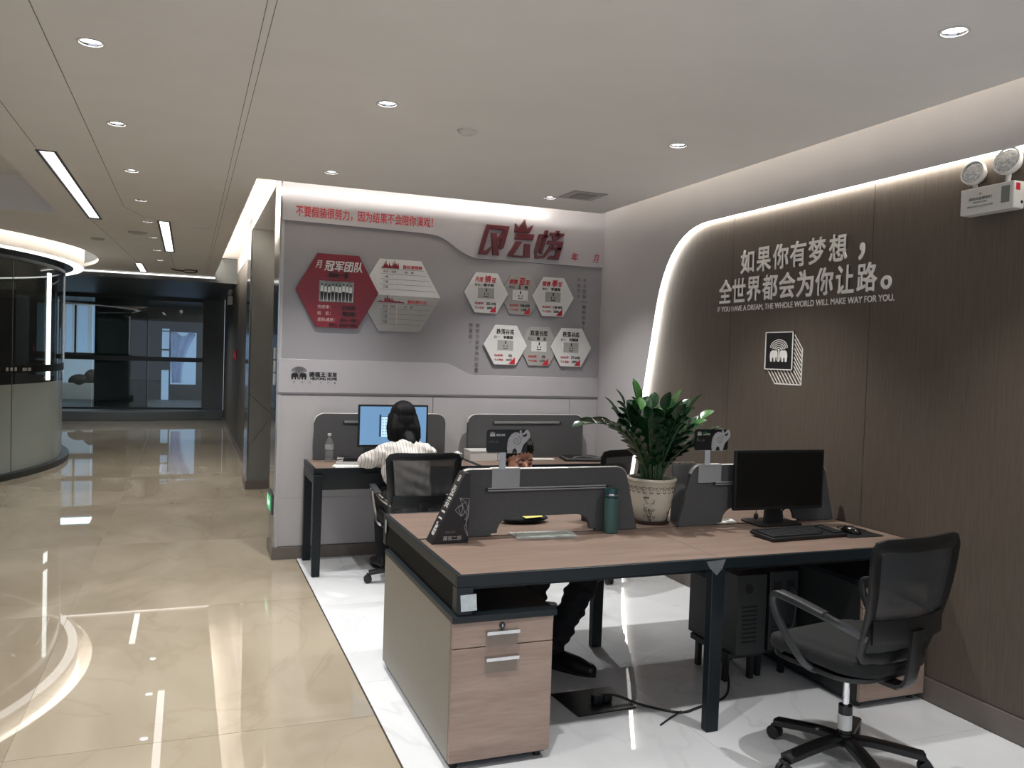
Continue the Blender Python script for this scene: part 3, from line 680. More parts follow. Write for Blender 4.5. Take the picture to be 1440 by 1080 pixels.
for z, l, r_ in ((1.945, '完成率：', '106%'), (1.897, '姓　名：', '渠道部'), (1.848, '团队成员：', '')):
    T(l, .965 if r_ else .985, z, .10 if r_ else .13, .028, M_pinkp, t, F0, bold=.01)
    if r_: T(r_, 1.155, z, .10, .032, M_blackp, t, F0, bold=.03)
    P_(t, M_maroon, 1.08, 1.24, z-.024, z-.021)
T('成员一 成员二', 1.165, 1.848, .15, .026, M_blackp, t, F0, bold=.03); T('成员三 成员四 成员五', 1.115, 1.808, .22, .024, M_blackp, t, F0, bold=.03)
# white/grey table hexagon
t = thing('ranking_hexagon', 'hexagonal board, white above and grey below, ruled like a table', 'notice board', (1.56, YF, 2.065))
hp = hexpts(1.558, 2.063, .335, .285)
MB().slab([hp[0], hp[1], hp[2], hp[3]], on_back(YF-.008), .010).build('upper_board', M_cardw, t, bevel=.001)
MB().slab([hp[0], hp[3], hp[4], hp[5]], on_back(YF-.008), .010).build('lower_board', M_cardg, t, bevel=.001)
F1 = .0185; fb = on_back(YF-F1)
def skyline(x0, x1, z, hs):
    n = len(hs); P = [(x0, z)]
    for i, h in enumerate(hs):
        xa = x0+(x1-x0)*(i+.5)/n; P += [(xa, z+h), (xa+(x1-x0)*.42/n, z+h*.45)]
    return P+[(x1, z)]
MB().slab(skyline(1.405, 1.545, 2.275, [.02, .045, .07, .03, .05, .025, .055, .07, .045, .05]), fb, .001).slab(skyline(1.375, 1.60, 2.005, [.012, .02, .012, .05, .065, .04, .035, .02, .018, .02, .012, .01]), fb, .001).build('skyline_print', M_red, t)
for zz, tt, x0 in ((2.292, '路标潜规榜', 1.655), (2.018, '路标提升品', 1.70)):
    T(tt, x0, zz, .155, .030, M_redp, t, F1, bold=.02)
    for k, w in enumerate((0, 1, 2, 3, 4)):
        z = zz-.022-.040*(k+.0)
        hw = .29-.0*k
        xl = 1.46 if zz > 2.2 else 1.40
        dx = .575*(2.063-z) if z > 2.063 else .575*(z-2.063)
        P_(t, M_greyp, 1.40, 1.558+.335-abs(z-2.063)*.588-.02, z-.0012, z+.0012, F1)
    for x in (1.47, 1.535): P_(t, M_pinkp, x-.001, x+.001, zz-.185, zz-.025, F1)
    T('名次', 1.44, zz-.042, .04, .018, M_greyp, t, F1, bold=.02); T('名称', 1.503, zz-.042, .04, .018, M_greyp, t, F1, bold=.02); T('内　容', 1.63, zz-.042, .07, .018, M_greyp, t, F1, bold=.02)
    for k, c in enumerate(('一组', '二组', '三组')): T(c, 1.44, zz-.082-.040*k, .04, .018, M_greyp, t, F1, bold=.02)
# small hexagons
def card(cx, cz, title, who, name, v1, v2, grey, red, lab, big=None):
    t = thing('award_hexagon', lab, 'notice board', (cx, YF, cz), 'small hexagonal award boards')
    off = .003 if grey else .014
    MB().slab(hexpts(cx, cz, .193 if not grey else .185, .165), on_back(YF-off), .008).build('board', M_cardg if grey else M_cardw, t, bevel=.0015)
    F = off+.0085
    if red:
        T(title[:2], cx-.065, cz+.108, .075, .040, M_redp, t, F, bold=.03, shear=.2); T(title[2], cx+.012, cz+.114, .055, .056, M_redp, t, F, bold=.04, shear=.2); T(title[3], cx+.062, cz+.106, .036, .040, M_redp, t, F, bold=.03, shear=.2)
    else: T(title, cx-.005, cz+.110, .155, .044, M_blackp, t, F, bold=.02)
    T(who, cx-.075, cz+.064, .055, .022, M_greyp, t, F, bold=.01); T(name, cx+.02, cz+.064, .085, .026, M_blackp, t, F, bold=.03)
    P_(t, M_cardg if not grey else M_cardw, cx-.072, cx+.068, cz-.045, cz+.040, F, 'photo_mount')
    q = MB(); fb = on_back(YF-F-.0012)
    q.slab([(cx-.006, cz+.008), (cx+.004, cz+.008), (cx+.006, cz+.034), (cx-.004, cz+.034)], fb, .0008)
    q.slab([(cx-.02, cz-.032), (cx+.018, cz-.032), (cx+.018, cz-.022), (cx+.008, cz-.026), (cx-.008, cz-.026), (cx-.02, cz-.022)], fb, .0008)
    q.slab([(cx-.020, cz-.014), (cx-.010, cz-.014), (cx-.010, cz-.002), (cx-.020, cz-.002)], fb, .0008).slab([(cx+.010, cz-.014), (cx+.018, cz-.014), (cx+.018, cz-.002), (cx+.010, cz-.002)], fb, .0008)
    q.build('photo_print', M_blackp, t)
    T('完成率：', cx-.055, cz-.088, .085, .020, M_redp, t, F, bold=.01); T(v1, cx+.045, cz-.088, .085 if len(v1) > 3 else .03, .022, M_blackp, t, F, bold=.03)
    T('个人完成：', cx-.055, cz-.124, .085, .020, M_redp, t, F, bold=.01); T(v2, cx+.035, cz-.124, .05, .020, M_blackp, t, F, bold=.03)
    MB().slab([(cx+.030, cz-.158), (cx+.088, cz-.158), (cx+.088, cz-.100)], on_back(YF-F), .0016).build('corner_flash', M_redp, t)
    return t
card(2.282, 2.128, '月度销冠', '姓名：', '陈子明', '202.44%', '300%', 0, 1, 'white hexagonal board at the left of the upper row')
card(2.590, 2.128, '销售亚军', '姓名：', '王　明', '158.60%', '110%', 1, 1, 'grey hexagonal board in the middle of the upper row')
card(2.885, 2.128, '销售季军', '姓名：', '李建国', '138.98%', '100%', 0, 1, 'white hexagonal board at the right of the upper row')
card(2.466, 1.705, '跌落谷底', '四一：', '李建国', '0%', '30万', 0, 0, 'white hexagonal board with black heading, left of the lower row')
card(2.775, 1.705, '跌落谷底', '五二：', '黄　云', '0%', '12万', 1, 0, 'grey hexagonal board with black heading, middle of the lower row')
card(3.070, 1.705, '跌落谷底', '五六：', '刘建国', '37.60%', '100%', 0, 0, 'white hexagonal board with black heading, right of the lower row')

# tree and elephants emblem, usable at any size: list of polygons in a unit square (x -1..1, y 0..1.5)
def emblem_polys():
    L = []
    eleph = [(-.10, .02), (-.16, .02), (-.20, .30), (-.26, .42), (-.32, .22), (-.32, .0), (-.50, .0), (-.50, .22), (-.58, .34), (-.70, .26), (-.70, .0), (-.90, .0), (-.93, .30), (-.98, .50), (-.90, .74), (-.72, .86), (-.50, .86), (-.40, .80), (-.28, .86), (-.14, .78), (-.08, .55), (-.08, .2)]
    eleph = [(-.12, .03), (-.20, .12), (-.22, .38), (-.34, .30), (-.38, 0), (-.54, 0), (-.56, .30), (-.72, .30), (-.74, 0), (-.92, 0), (-1.0, .45), (-.92, .74), (-.70, .86), (-.46, .84), (-.26, .86), (-.13, .72), (-.10, .40)]
    L.append(eleph); L.append([(-x, y) for x, y in reversed(eleph)])
    L.append([(-.09, 0), (.09, 0), (.045, .2), (.05, .75), (.12, .95), (-.12, .95), (-.05, .75), (-.045, .2)])
    for sgn in (-1, 1):
        for k in range(5):
            rx, ry, w = .30+.165*k, .20+.115*k, .030; n = 9; P = []; Q = []
            for i in range(n+1):
                a = R(92-86*i/n); cx0, cy0 = .02, .86+.03*k
                P.append((sgn*(cx0+(rx+w)*math.cos(a)), cy0+(ry+w)*math.sin(a))); Q.append((sgn*(cx0+(rx-w)*math.cos(a)), cy0+(ry-w)*math.sin(a)))
            G = P+list(reversed(Q)); L.append(G if sgn > 0 else list(reversed(G)))
            if k: L.append([(sgn*(.02+.16*k), .93), (sgn*(.06+.16*k), .93), (sgn*(.04+.16*k), .99)])
    return L
def emblem(m, par, cx, cz, half, fn, name='emblem', d=.0015):
    q = MB()
    for P in emblem_polys(): q.slab([(cx+x*half, cz+y*half) for x, y in P], fn, d)
    return q.build(name, m, par)
t = thing('company_logo', 'small black tree-and-elephants logo with company name, low on the display wall', 'logo', (.9, YF, 1.42))
emblem(M_blackp, t, .792, 1.383, .058, on_back(YF-.008), 'emblem')
T('德福王', .930, 1.424, .125, .038, M_blackp, t, .008, bold=.03); T('家居', 1.045, 1.424, .068, .036, M_blackp, t, .008, bold=.02)
P_(t, M_blackp, 1.002, 1.005, 1.405, 1.444, .008); T('HELFONG HOME', .980, 1.391, .20, .019, M_blackp, t, .008, bold=.04)
for k, x in enumerate((.757, .817, .873, .958, 1.012, 1.066)): T('诚信为本共赢'[k], x, 1.362, .013, .013, M_greyp, t, .008)

# ================================================================ WALL GRAPHICS: BROWN WALL
M_let = mat('pale_grey_metal_letters', (236, 234, 228), .5, spec=.3, noise=(20, .03))
def TR(body, yc, z, w, h, m=M_let, par=None, off=0, **k): return text(body, m, par, (XP-off, yc, z), w, h, FRAME_RIGHT, **k)
t = thing('wall_slogan', 'large pale grey Chinese slogan in two lines on the brown wall', 'lettering', (XP, 4.1, 2.2))
M_ = M_let
row1 = '如果你有梦想，'; ys1 = [4.54, 4.375, 4.215, 4.055, 3.895, 3.725, 3.605]
for ch, y in zip(row1, ys1):
    if ch == '，': TR(ch, 3.575, 2.235, .035, .085, par=t, depth=.006, bold=.02)
    else: TR(ch, y+.03, 2.275, .135, .148, par=t, depth=.006, bold=.022)
row2 = '全世界都会为你让路。'; yy = [4.80, 4.65, 4.495, 4.335, 4.175, 4.015, 3.855, 3.69, 3.53, 3.385]
for ch, y in zip(row2, yy):
    if ch == '。': TR(ch, 3.395, 2.055, .065, .065, par=t, depth=.006, bold=.02)
    else: TR(ch, y, 2.093, .135, .152, par=t, depth=.006, bold=.022)
o = TR('IF YOU HAVE A DREAM, THE WHOLE WORLD WILL MAKE WAY FOR YOU.', 4.11, 1.972, 1.545, .040, depth=.003, bold=.012); o.name = 'english_slogan'
tag(o, 'one line of small pale English capitals under the Chinese slogan', 'lettering')
t = thing('emblem_sign', 'small black tree-and-elephants plaque with a striped drop shadow on the brown wall', 'sign', (XP, 4.17, 1.65))
yL, yR, zT_, zB_ = 4.345, 4.085, 1.812, 1.578
orr = on_right(XP)
MB().slab([(yL, zB_), (yR, zB_), (yR, zT_), (yL, zT_)], orr, .010).build('plaque', M_blackp, t)
m = MB()
for P in ([(yL, zB_), (yR, zB_), (yR, zB_+.006), (yL, zB_+.006)], [(yL, zT_-.006), (yR, zT_-.006), (yR, zT_), (yL, zT_)], [(yL, zB_), (yL-.008, zB_), (yL-.008, zT_), (yL, zT_)], [(yR+.008, zB_), (yR, zB_), (yR, zT_), (yR+.008, zT_)]):
    m.slab(P, on_right(XP-.010), .003)
dy, dz = -.072, -.085
def bar(p, q_, w=.0045):
    d = Vector((q_[0]-p[0], q_[1]-p[1])); d.normalize(); n = Vector((-d.y, d.x))*w/2
    m.slab([(p[0]-n.x, p[1]-n.y), (q_[0]-n.x, q_[1]-n.y), (q_[0]+n.x, q_[1]+n.y), (p[0]+n.x, p[1]+n.y)], orr, .003)
for k in range(9):
    y = yL-.02-(yL-yR-.02)*k/8; bar((y, zB_), (y+dy, zB_+dz))
for k in range(1, 9):
    z = zB_+(zT_-zB_-.02)*k/8; bar((yR, z), (yR+dy, z+dz))
bar((yL-.02+dy, zB_+dz), (yR+dy, zB_+dz), .007); bar((yR+dy, zB_+dz), (yR+dy, zT_-.02+dz), .007)
m.build('frame_lines', M_let, t)
m = MB()
for P in emblem_polys(): m.slab([((yL+yR)/2-x*.082, 1.628+y*.082) for x, y in P], on_right(XP-.010), .002)
m.build('emblem', M_let, t)

# ================================================================ EMERGENCY LIGHTS
M_lens = mat('ribbed_lens', (205, 207, 207), .2, .3, noise=(90, .4), bump=(120, .8))
def emergency(cx, cy, cz, lab, s=1.0, wallx=XP):
    t = thing('emergency_light', lab, 'emergency light', (wallx, cy, cz))
    x1 = wallx; x0 = wallx-.07*s
    MB().box(x0, x1-.003, cy-.135*s, cy+.135*s, cz-.06*s, cz+.06*s).build('case', M_whitep, t, bevel=.006)
    MB().box(x0-.0015, x0+.002, cy-.115*s, cy-.075*s, cz-.03*s, cz+.042*s).build('indicator_window', M_grey, t)
    if s == 1:
        text('消防应急照明灯', M_greyp, t, (x0-.001, cy+.03, cz+.008), .12, .014, FRAME_RIGHT, depth=.0008)
        text('EMERGENCY LIGHT', M_greyp, t, (x0-.001, cy+.03, cz-.008), .07, .006, FRAME_RIGHT, depth=.0008)
        text('应急时间不少于九十分钟', M_greyp, t, (x0-.001, cy+.03, cz-.026), .13, .007, FRAME_RIGHT, depth=.0008)
        text('火', M_redp, t, (x0-.001, cy+.03, cz+.028), .012, .012, FRAME_RIGHT, depth=.0008)
        MB().box(x0+.012, x0+.035, cy-.1362, cy-.135, cz+.02, cz+.05).build('red_label', M_redp, t)
        MB().cyl((x0+.05, cy-.136, cz-.03), .007, .005, 'y').build('cable_gland', M_black, t)
    for k, (dy, zz) in enumerate(((.095*s, .135*s), (-.075*s, .155*s))):
        q = thing('lamp_head', None, None, (x0+.035, cy+dy, cz+zz)); q.parent = t; q.location = Vector(q.location)-t.location
        aim = Matrix.Translation((x0+.03*s, cy+dy, cz+zz)) @ Matrix.Rotation(R(-90+ (12 if k == 0 else 16)), 4, 'Y') @ Matrix.Rotation(R(8), 4, 'X')
        rr = (.056 if k == 0 else .062)*s
        h_ = MB().lathe([(rr*.45, -.045*s), (rr*.8, -.030*s), (rr, -.006*s), (rr, .012*s), (rr*.93, .016*s), (rr*.86, .010*s)], mt=aim, seg=30).build('shell', M_whitep, q, smooth=True)
        MB().lathe([(.0001, .012*s), (rr*.55, .011*s), (rr*.87, .007*s), (rr*.87, .002*s)], mt=aim, seg=30).build('lens', M_lens, q, smooth=True)
        MB().tube([(x0+.04*s, cy+dy, cz+zz-rr*.9), (x0+.04*s, cy+dy*.95, cz+.06*s)], .011*s).build('neck', M_whitep, q, smooth=True)
    return t
emergency(0, 2.77, 2.378, 'white twin-head emergency light high on the brown wall at right')
emergency(0, 16.6, 2.50, 'distant twin-head emergency light at the corridor end', 1.25, .752)
t = thing('fire_alarm_button', 'small red alarm box on the distant corridor wall', 'alarm', (.752, 14.8, 1.5))
MB().box(.71, .752, 14.7, 14.9, 1.42, 1.58).build('case', M_redp, t, bevel=.01)
MB().box(.705, .711, 14.75, 14.85, 1.46, 1.54).build('glass_front', M_cardw, t)
t = thing('exit_sign', 'low grey exit sign with a green glow on the column foot', 'sign', (.628, 6.80, .41))
MB().box(.612, .628, 6.62, 6.96, .335, .49).build('frame', mat('sign_grey', (92, 94, 92), .3, .4, noise=(20, .05)), t, bevel=.004)
MB().box(.608, .613, 6.66, 6.92, .36, .465).build('lit_panel', mat('exit_green', (40, 120, 70), .3, emit=(.05, .5, .18), es=.5), t)
q = MB(); fn = lambda u, v, w: Vector((.608-w, u, v))
q.slab([(6.86, .38), (6.89, .38), (6.87, .42), (6.885, .445), (6.865, .45), (6.85, .42)], fn, .001).slab([(6.70, .40), (6.76, .40), (6.76, .385), (6.80, .412), (6.76, .44), (6.76, .425), (6.70, .425)], fn, .001)
q.build('arrow_figure', mat('exit_white', (220, 255, 230), .4, emit=(.7, 1, .8), es=.6), t)
t = thing('switch_plates', 'three stacked switch plates on the glossy column edge', 'switch', (.628, 6.75, 1.5))
for k in range(3): MB().box(.622, .628, 6.70, 6.80, 1.33+k*.10, 1.42+k*.10).build('switch_plate', M_whitep, t, bevel=.002)
MB().box(.620, .628, 6.70, 6.80, 1.72, 2.05).build('display_panel', M_blackg, t, bevel=.002)

# ================================================================ NEAR BENCH DESK
DX0, DX1, DY0, DY1, DZ = .975, 3.372, 3.03, 4.33, .76
YM = 3.69
t = thing('bench_desk', 'near four-seat bench desk with oak laminate tops and dark teal metal edge', 'desk', (2.15, YM, 0))
e = .022
for x0, x1 in ((DX0+e, 2.172), (2.174, DX1-.006)):
    for y0, y1 in ((DY0+e, YM-.012), (YM+.012, DY1-e)):
        MB().box(x0, x1, y0, y1, DZ-.025, DZ).build('tabletop', M_deskwood, t, bevel=.001)
MB().box(DX0+e, DX1, YM-.012, YM+.012, DZ-.03, DZ-.006).build('cable_channel', M_dark, t)
q = MB()
for (x0, x1, y0, y1) in ((DX0, DX1, DY0, DY0+e-.001), (DX0, DX1, DY1-e+.001, DY1), (DX0, DX0+e-.001, DY0+e-.001, DY1-e+.001)): q.box(x0, x1, y0, y1, DZ-.045, DZ+.001)
q.build('edge_frame', M_dark, t, bevel=.003)
MB().box(DX0+.004, DX0+.03, DY0+.05, DY1-.05, DZ-.15, DZ-.046).build('side_rail', mat('matt_black_steel', (18, 20, 21), .65, spec=.12, noise=(40, .1)), t, bevel=.002)
for y in (3.10, 4.24): MB().box(DX0+.03, DX1, y, y+.03, DZ-.075, DZ-.03).build('rail', M_dark, t)
for y in (DY0, DY1-.06):
    for x in (DX0,): MB().box(x, x+.065, y, y+.06, .605, DZ-.046).build('corner_block', M_dark, t, bevel=.003)
    MB().box(DX1-.075, DX1-.01, y, y+.06, .605, DZ-.046).build('corner_block', M_dark, t, bevel=.003)
def leg(x, y0, y1, sgn):
    q = MB(); fn = lambda u, v, w: Vector((u, y0+w, v))
    q.slab([(x-.032, 0), (x+.028, 0), (x+.034, DZ-.046), (x-.034-.004, DZ-.046), (x-.036, DZ-.12)], fn, y1-y0)
    return q.build('leg', M_dark, t, bevel=.004)
leg(2.160, DY0-.0, DY0+.045, 1); leg(2.160, 4.14, 4.185, 1)
MB().box(2.135, 2.185, DY0+.045, 4.14, DZ-.10, DZ-.046).build('cross_beam', M_dark, t, bevel=.002)
# film wrap glints on the frame corner
m = MB(); bmv = [m.bm.verts.new(p) for p in ((2.09, DY0-.003, .752), (2.19, DY0-.004, .758), (2.17, DY0-.006, .716), (2.145, DY0-.005, .690), (2.11, DY0-.003, .722))]
m.bm.faces.new(bmv); m.build('film_scrap', glassy('clear_film', (.8, .85, .88), .25, .15, diff=(.5, .52, .55)), t)
def sticker(x, y, z, rot, lab, par=t):
    q = MB(); q.box(-.032, .032, -.0015, 0, -.032, .032)
    for v in q.bm.verts: v.co.y -= .004*math.sin(v.co.x*60)
    o = q.build('tape_patch', mat('tape_white', (176, 184, 188), .3, noise=(60, .12)), None); o.location = (x, y, z); o.rotation_euler = rot
    return tag(o, lab, 'tape', 'tape patches')
sticker(1.020, DY0-.002, .655, (0, R(-4), 0), 'crumpled white tape patch on the front corner of the near desk')
sticker(DX0-.001, 4.27, .705, (0, 0, R(-90)), 'white tape patch on the far corner of the near desk side')

def pedestal(x0, x1, y0, y1, lab, body=None):
    t = thing('drawer_pedestal', lab, 'drawer cabinet', ((x0+x1)/2, (y0+y1)/2, 0), 'drawer cabinets under the near desk')
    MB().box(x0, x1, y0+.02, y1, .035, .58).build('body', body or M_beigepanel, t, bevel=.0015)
    MB().box(x0-.001, x1+.012, y0-.006, y1+.004, .580, .605).build('top', M_dark, t, bevel=.002)
    MB().box(x0+.01, x1-.01, y0+.03, y1-.01, .018, .035).build('plinth', M_dark, t)
    for a, b in ((x0+.035, y0+.05), (x1-.035, y0+.05), (x0+.035, y1-.05), (x1-.035, y1-.05)):
        MB().cyl((a, b, 0), .016, .02, seg=16).build('foot', M_black, t)
    for z0, z1, hz in ((.481, .578, .535), (.036, .477, .432)):
        d = MB().box(x0+.002, x1-.002, y0, y0+.019, z0, z1).build('drawer', M_deskwood_v, t, bevel=.001)
        xm = (x0+x1)/2-.008
        MB().box(xm-.068, xm+.068, y0-.020, y0-.001, hz+.004, hz+.008).box(xm-.068, xm+.068, y0-.023, y0-.019, hz-.006, hz+.008).build('handle', M_silver, d, bevel=.001)
        MB().box(xm-.066, xm+.066, y0-.0008, y0, hz-.058, hz-.003).build('film', mat('handle_film', (126, 112, 100), .25, noise=(30, .04)), d)
        if z1 > .5:
            MB().cyl((xm+.0, y0-.006, .562-.004), .0125, .006, 'y', 24).build('lock', M_blackg, d, bevel=.001)
            MB().box(xm-.0015, xm+.0015, y0-.0068, y0-.006, .552, .564).build('keyhole', M_silver, d)
    return t
pedestal(.957, 1.380, 3.025, 4.19, 'long drawer pedestal at the left end of the near desk, beige side and lock')
pedestal(2.965, 3.365, 3.025, 4.19, 'drawer pedestal against the brown wall behind the black chair', mat('shaded_laminate', (34, 36, 36), .5, noise=(40, .05)))  # shade under the desk is put into this body's dark colour

M_rail = mat('pale_rail', (150, 150, 150), .3, noise=(40, .03))
# felt screens --------------------------------------------------
def felt(name, pts, y, th, lab, slot, edge=True, grp='grey felt desk screens', holes=()):
    xs_ = [p[0] for p in pts]; t = thing(name, lab, 'desk screen', (sum(xs_)/len(xs_), y, DZ), grp)
    fn = lambda u, v, w: Vector((u, y-th/2+w, v))
    MB().slab(pts, fn, th).build('felt_panel', M_felt, t, bevel=.004)
    x0, x1, z = slot
    MB().box(x0, x1, y-th/2-.003, y-th/2+.001, z-.004, z+.002).build('slot_recess', M_blackg, t)
    MB().box(x0+.012, x1-.012, y-th/2-.009, y-th/2-.003, z+.001, z+.008).build('slot_rail', M_rail, t, bevel=.001)
    MB().box(x0+.012, x1-.012, y-th/2-.009, y-th/2-.003, z-.009, z-.003).build('slot_rail', M_rail, t, bevel=.001)
    for x in (x0+.004, x1-.004): MB().cyl((x, y-th/2-.010, z), .006, .006, 'y', 12).build('slot_end', M_black, t)
    return t
def edge_trim(t, line, y, th):
    MB().tube([(x, y, z+.001) for x, z in line], .003, 6, flat=(.003, th/2+.001, (0, 0, 1))).build('edge_trim', M_whitep, t)
def arched(xl, xr, skew=.085, ztop=1.075):
    """trapezoid screen with rounded top corners and an arched cut-out between two feet"""
    tl, tr_ = xl+skew, xr-skew
    def corner(cx, cz, r, a0, a1, n=7): return [(cx+r*math.cos(R(a0+(a1-a0)*k/n)), cz+r*math.sin(R(a0+(a1-a0)*k/n))) for k in range(n+1)]
    r = .06; P = []
    P += [(xr, DZ)]
    P += corner(tr_-r+.02, ztop-r, r, 15, 90); P += corner(tl+r-.02, ztop-r, r, 90, 165)
    top = list(P[1:])
    P += [(xl, DZ), (xl+.235, DZ)]
    za = .848; rr = .075
    P += [(xl+.235, DZ+.012)] + [(xl+.235+.03+rr-rr*math.cos(R(k*15)), za-rr+rr*math.sin(R(k*15))-.0) for k in range(0, 7)]
    P += [(xr-.235-.03-rr+rr*math.cos(R(k*15)), za-rr+rr*math.sin(R(k*15))) for k in range(6, -1, -1)] + [(xr-.235, DZ+.012), (xr-.235, DZ)]
    return P, top
P, tp = arched(1.105, 2.12)
t = felt('desk_screen', P, YM, .026, 'grey felt screen with an arched foot, left half of the near desk', (1.305, 1.945, .982)); edge_trim(t, tp, YM, .026)
P, tp = arched(2.360, 3.36)
t = felt('desk_screen', P, YM, .026, 'grey felt screen behind the black monitor on the near desk', (2.56, 3.16, .982)); edge_trim(t, tp, YM, .026)

# name signs clipped over the screens -------------------------------
M_clear = glassy('clear_acrylic', (.93, .95, .95), .12, 0, diff=(.6, .62, .62))
M_film = mat('milky_acrylic', (150, 152, 154), .25, noise=(12, .06))
M_card = mat('sign_black', (26, 27, 28), .3, noise=(20, .05))
M_eleph = mat('elephant_grey', (168, 168, 170), .5, noise=(60, .05))
def spiral(cx, cz, r0, turns, sc, w, m_, y, n=40, rev=1, a0=0):
    P = []; Q_ = []
    for k in range(n+1):
        t_ = k/n; a = a0+rev*turns*2*pi*t_; r = r0*(1-t_)+.0015*sc; ww = w*(1-.4*t_)
        P.append((cx+(r+ww/2)*math.cos(a), cz+(r+ww/2)*math.sin(a))); Q_.append((cx+(r-ww/2)*math.cos(a), cz+(r-ww/2)*math.sin(a)))
    for k in range(n):
        vs = [m_.bm.verts.new((p[0], y, p[1])) for p in (P[k], P[k+1], Q_[k+1], Q_[k])]; m_.bm.faces.new(vs)
def name_sign(cx, lab, blank=False):
    """cx = left edge of the card"""
    y = YM-.02; z0, z1 = 1.155, 1.264
    t = thing('name_sign', lab, 'sign', (cx+.08, y, 1.075), 'elephant name signs on the felt screens')
    card_ = [(cx+u, z0+v) for u, v in rrect(.205, z1-z0, .014, .1025, (z1-z0)/2, 4)]
    fn = lambda u, v, w: Vector((u, y-w, v))
    MB().slab(card_, fn, .003).build('card', M_card, t)
    MB().box(cx-.002, cx+.20, y-.002, y+.001, z0-.004, z0).build('card_edge', M_clear, t)
    ex, ez, s_ = cx+.103, z0-.003, .0158      # elephant drawing unit
    body = [(.2, 0), (1.6, 0), (2.0, 1.0), (2.6, 1.35), (3.2, 1.0), (3.5, 0), (4.7, 0), (5.0, 1.1), (5.5, 2.2), (6.6, 3.1), (7.6, 4.0), (7.75, 5.0), (7.3, 5.9), (6.7, 6.2), (6.1, 5.95), (5.6, 5.4), (5.1, 5.2), (4.75, 5.5), (4.9, 6.0), (4.5, 6.1), (4.1, 5.7), (4.4, 5.0), (5.2, 4.75), (5.9, 4.9), (6.3, 5.3), (6.7, 5.2), (6.75, 4.7), (6.3, 4.35), (5.6, 4.3), (4.7, 4.9), (3.6, 5.5), (2.4, 5.5), (1.2, 4.9), (.35, 3.8), (0, 2.6), (-.05, 1.2)]
    MB().slab([(ex+x*s_*.93, ez+z*s_*1.12) for x, z in body], lambda u, v, w: Vector((u, y-.003-w, v)), .003).build('elephant_panel', M_eleph, t)
    q = MB(); yy = y-.0065
    spiral(ex+2.95*s_, ez+3.7*s_, .021, 1.75, 1, .0022, q, yy, rev=-1, a0=R(70)); spiral(ex+.45*s_, ez+2.1*s_, .008, .7, 1, .0014, q, yy, 16, a0=R(90))
    q.slab(circ(ex+4.6*s_, ez+4.35*s_, .0018, 8), lambda u, v, w: Vector((u, yy-w, v)), .0004)
    q.build('elephant_lines', M_blackp, t)
    m_ = MB()
    for Pq in emblem_polys(): m_.slab([(cx+.029+x*.0125, z1-.033+y_*.0125) for x, y_ in Pq], lambda u, v, w: Vector((u, y-.003-w, v)), .0008)
    m_.build('emblem', M_whitep, t)
    text('德福王家居', M_whitep, t, (cx+.069, y-.003, z1-.026), .044, .011, FRAME_BACK, depth=.0008, bold=.02)
    text('行政二部', M_greyp, t, (cx+.036, y-.003, z1-.058), .046, .011, FRAME_BACK, depth=.0008, bold=.01)
    px = cx+.083
    MB().box(px-.016, px+.016, y-.003, y, 1.075, 1.155).build('post', mat('post_white', (178, 184, 192), .3, noise=(30, .03)), t, bevel=.001)
    xx0 = cx+.035
    MB().box(xx0, xx0+.14, YM-.018, YM-.015, .985, 1.079).build('clip_front', M_film, t, bevel=.001)
    MB().box(xx0, xx0+.14, YM-.018, YM+.018, 1.0785, 1.081).build('clip_top', M_whitep, t)
    MB().box(xx0, xx0+.14, YM+.015, YM+.018, 1.0, 1.079).build('clip_back', M_film, t)
    return t
name_sign(1.300, 'black name sign with a grey elephant in front of the seated man')
name_sign(2.432, 'black name sign with a grey elephant left of the black monitor')

# ---------------------------------------------------------------- monitor, keyboard, mouse
def monitor(cx, y, zb, w, h, lab, screen_m, base_z=DZ, back=False, tilt=0, yaw=0, group=None):
    t = thing('computer_monitor', lab, 'monitor', (cx, y, base_z), group)
    MB().box(cx-w/2, cx+w/2, y, y+.022, zb, zb+h).build('casing', M_black, t, bevel=.004)
    MB().box(cx-w/2+.014, cx+w/2-.014, y-.0015, y+.001, zb+.018, zb+h-.014).build('screen', screen_m, t)
    MB().box(cx-w*.3, cx+w*.3, y+.02, y+.045, zb+.06, zb+h-.06).build('rear_bulge', M_black, t, bevel=.01)
    st_ = MB(); fn = lambda u, v, w_: Vector((u, y+.03+w_, v))
    st_.slab([(cx-.055, base_z+.01), (cx+.055, base_z+.01), (cx+.042, zb+.10), (cx-.042, zb+.10)], fn, .03)
    st_.build('stand_neck', M_black, t, bevel=.004)
    MB().slab(rrect(.27, .20, .03, cx, y+.06), on_floor(base_z), .012).build('stand_base', M_black, t, bevel=.003)
    return t
M_off = mat('screen_off', (9, 10, 10), .22, noise=(10, .05))
tm = monitor(2.925, 3.60, .845, .555, .315, 'black monitor, switched off, standing on the near desk', M_off)
tm.rotation_euler.z = R(-2)
MB().cyl((2.955, 3.617, .86-.02), .006, .004, 'y', 12).build('clip_highlight', M_chrome, tm)
t = thing('headset_plug', 'small black earpiece hanging under the black monitor', 'earpiece', (2.79, 3.61, .81))
MB().ball((2.79, 3.612, .812), .014, (1, .6, 1.3)).build('body', M_black, t, smooth=True)
MB().tube([(2.79, 3.612, .825), (2.79, 3.611, .848)], .002, 6).build('cord', M_black, t)
t = thing('monitor_cables', 'thin black cables looping behind the black monitor', 'cable', (3.02, 3.68, DZ))
MB().tube([(3.06, 3.66, .87), (3.03, 3.72, .80), (2.98, 3.73, .764), (2.93, 3.70, .764)], .004, 8, smooth=5).build('cord', M_black, t, smooth=True)
MB().tube([(3.00, 3.66, .80), (3.06, 3.78, .80), (3.12, 3.80, .764)], .003, 8, smooth=5).build('cord', M_black, t, smooth=True)
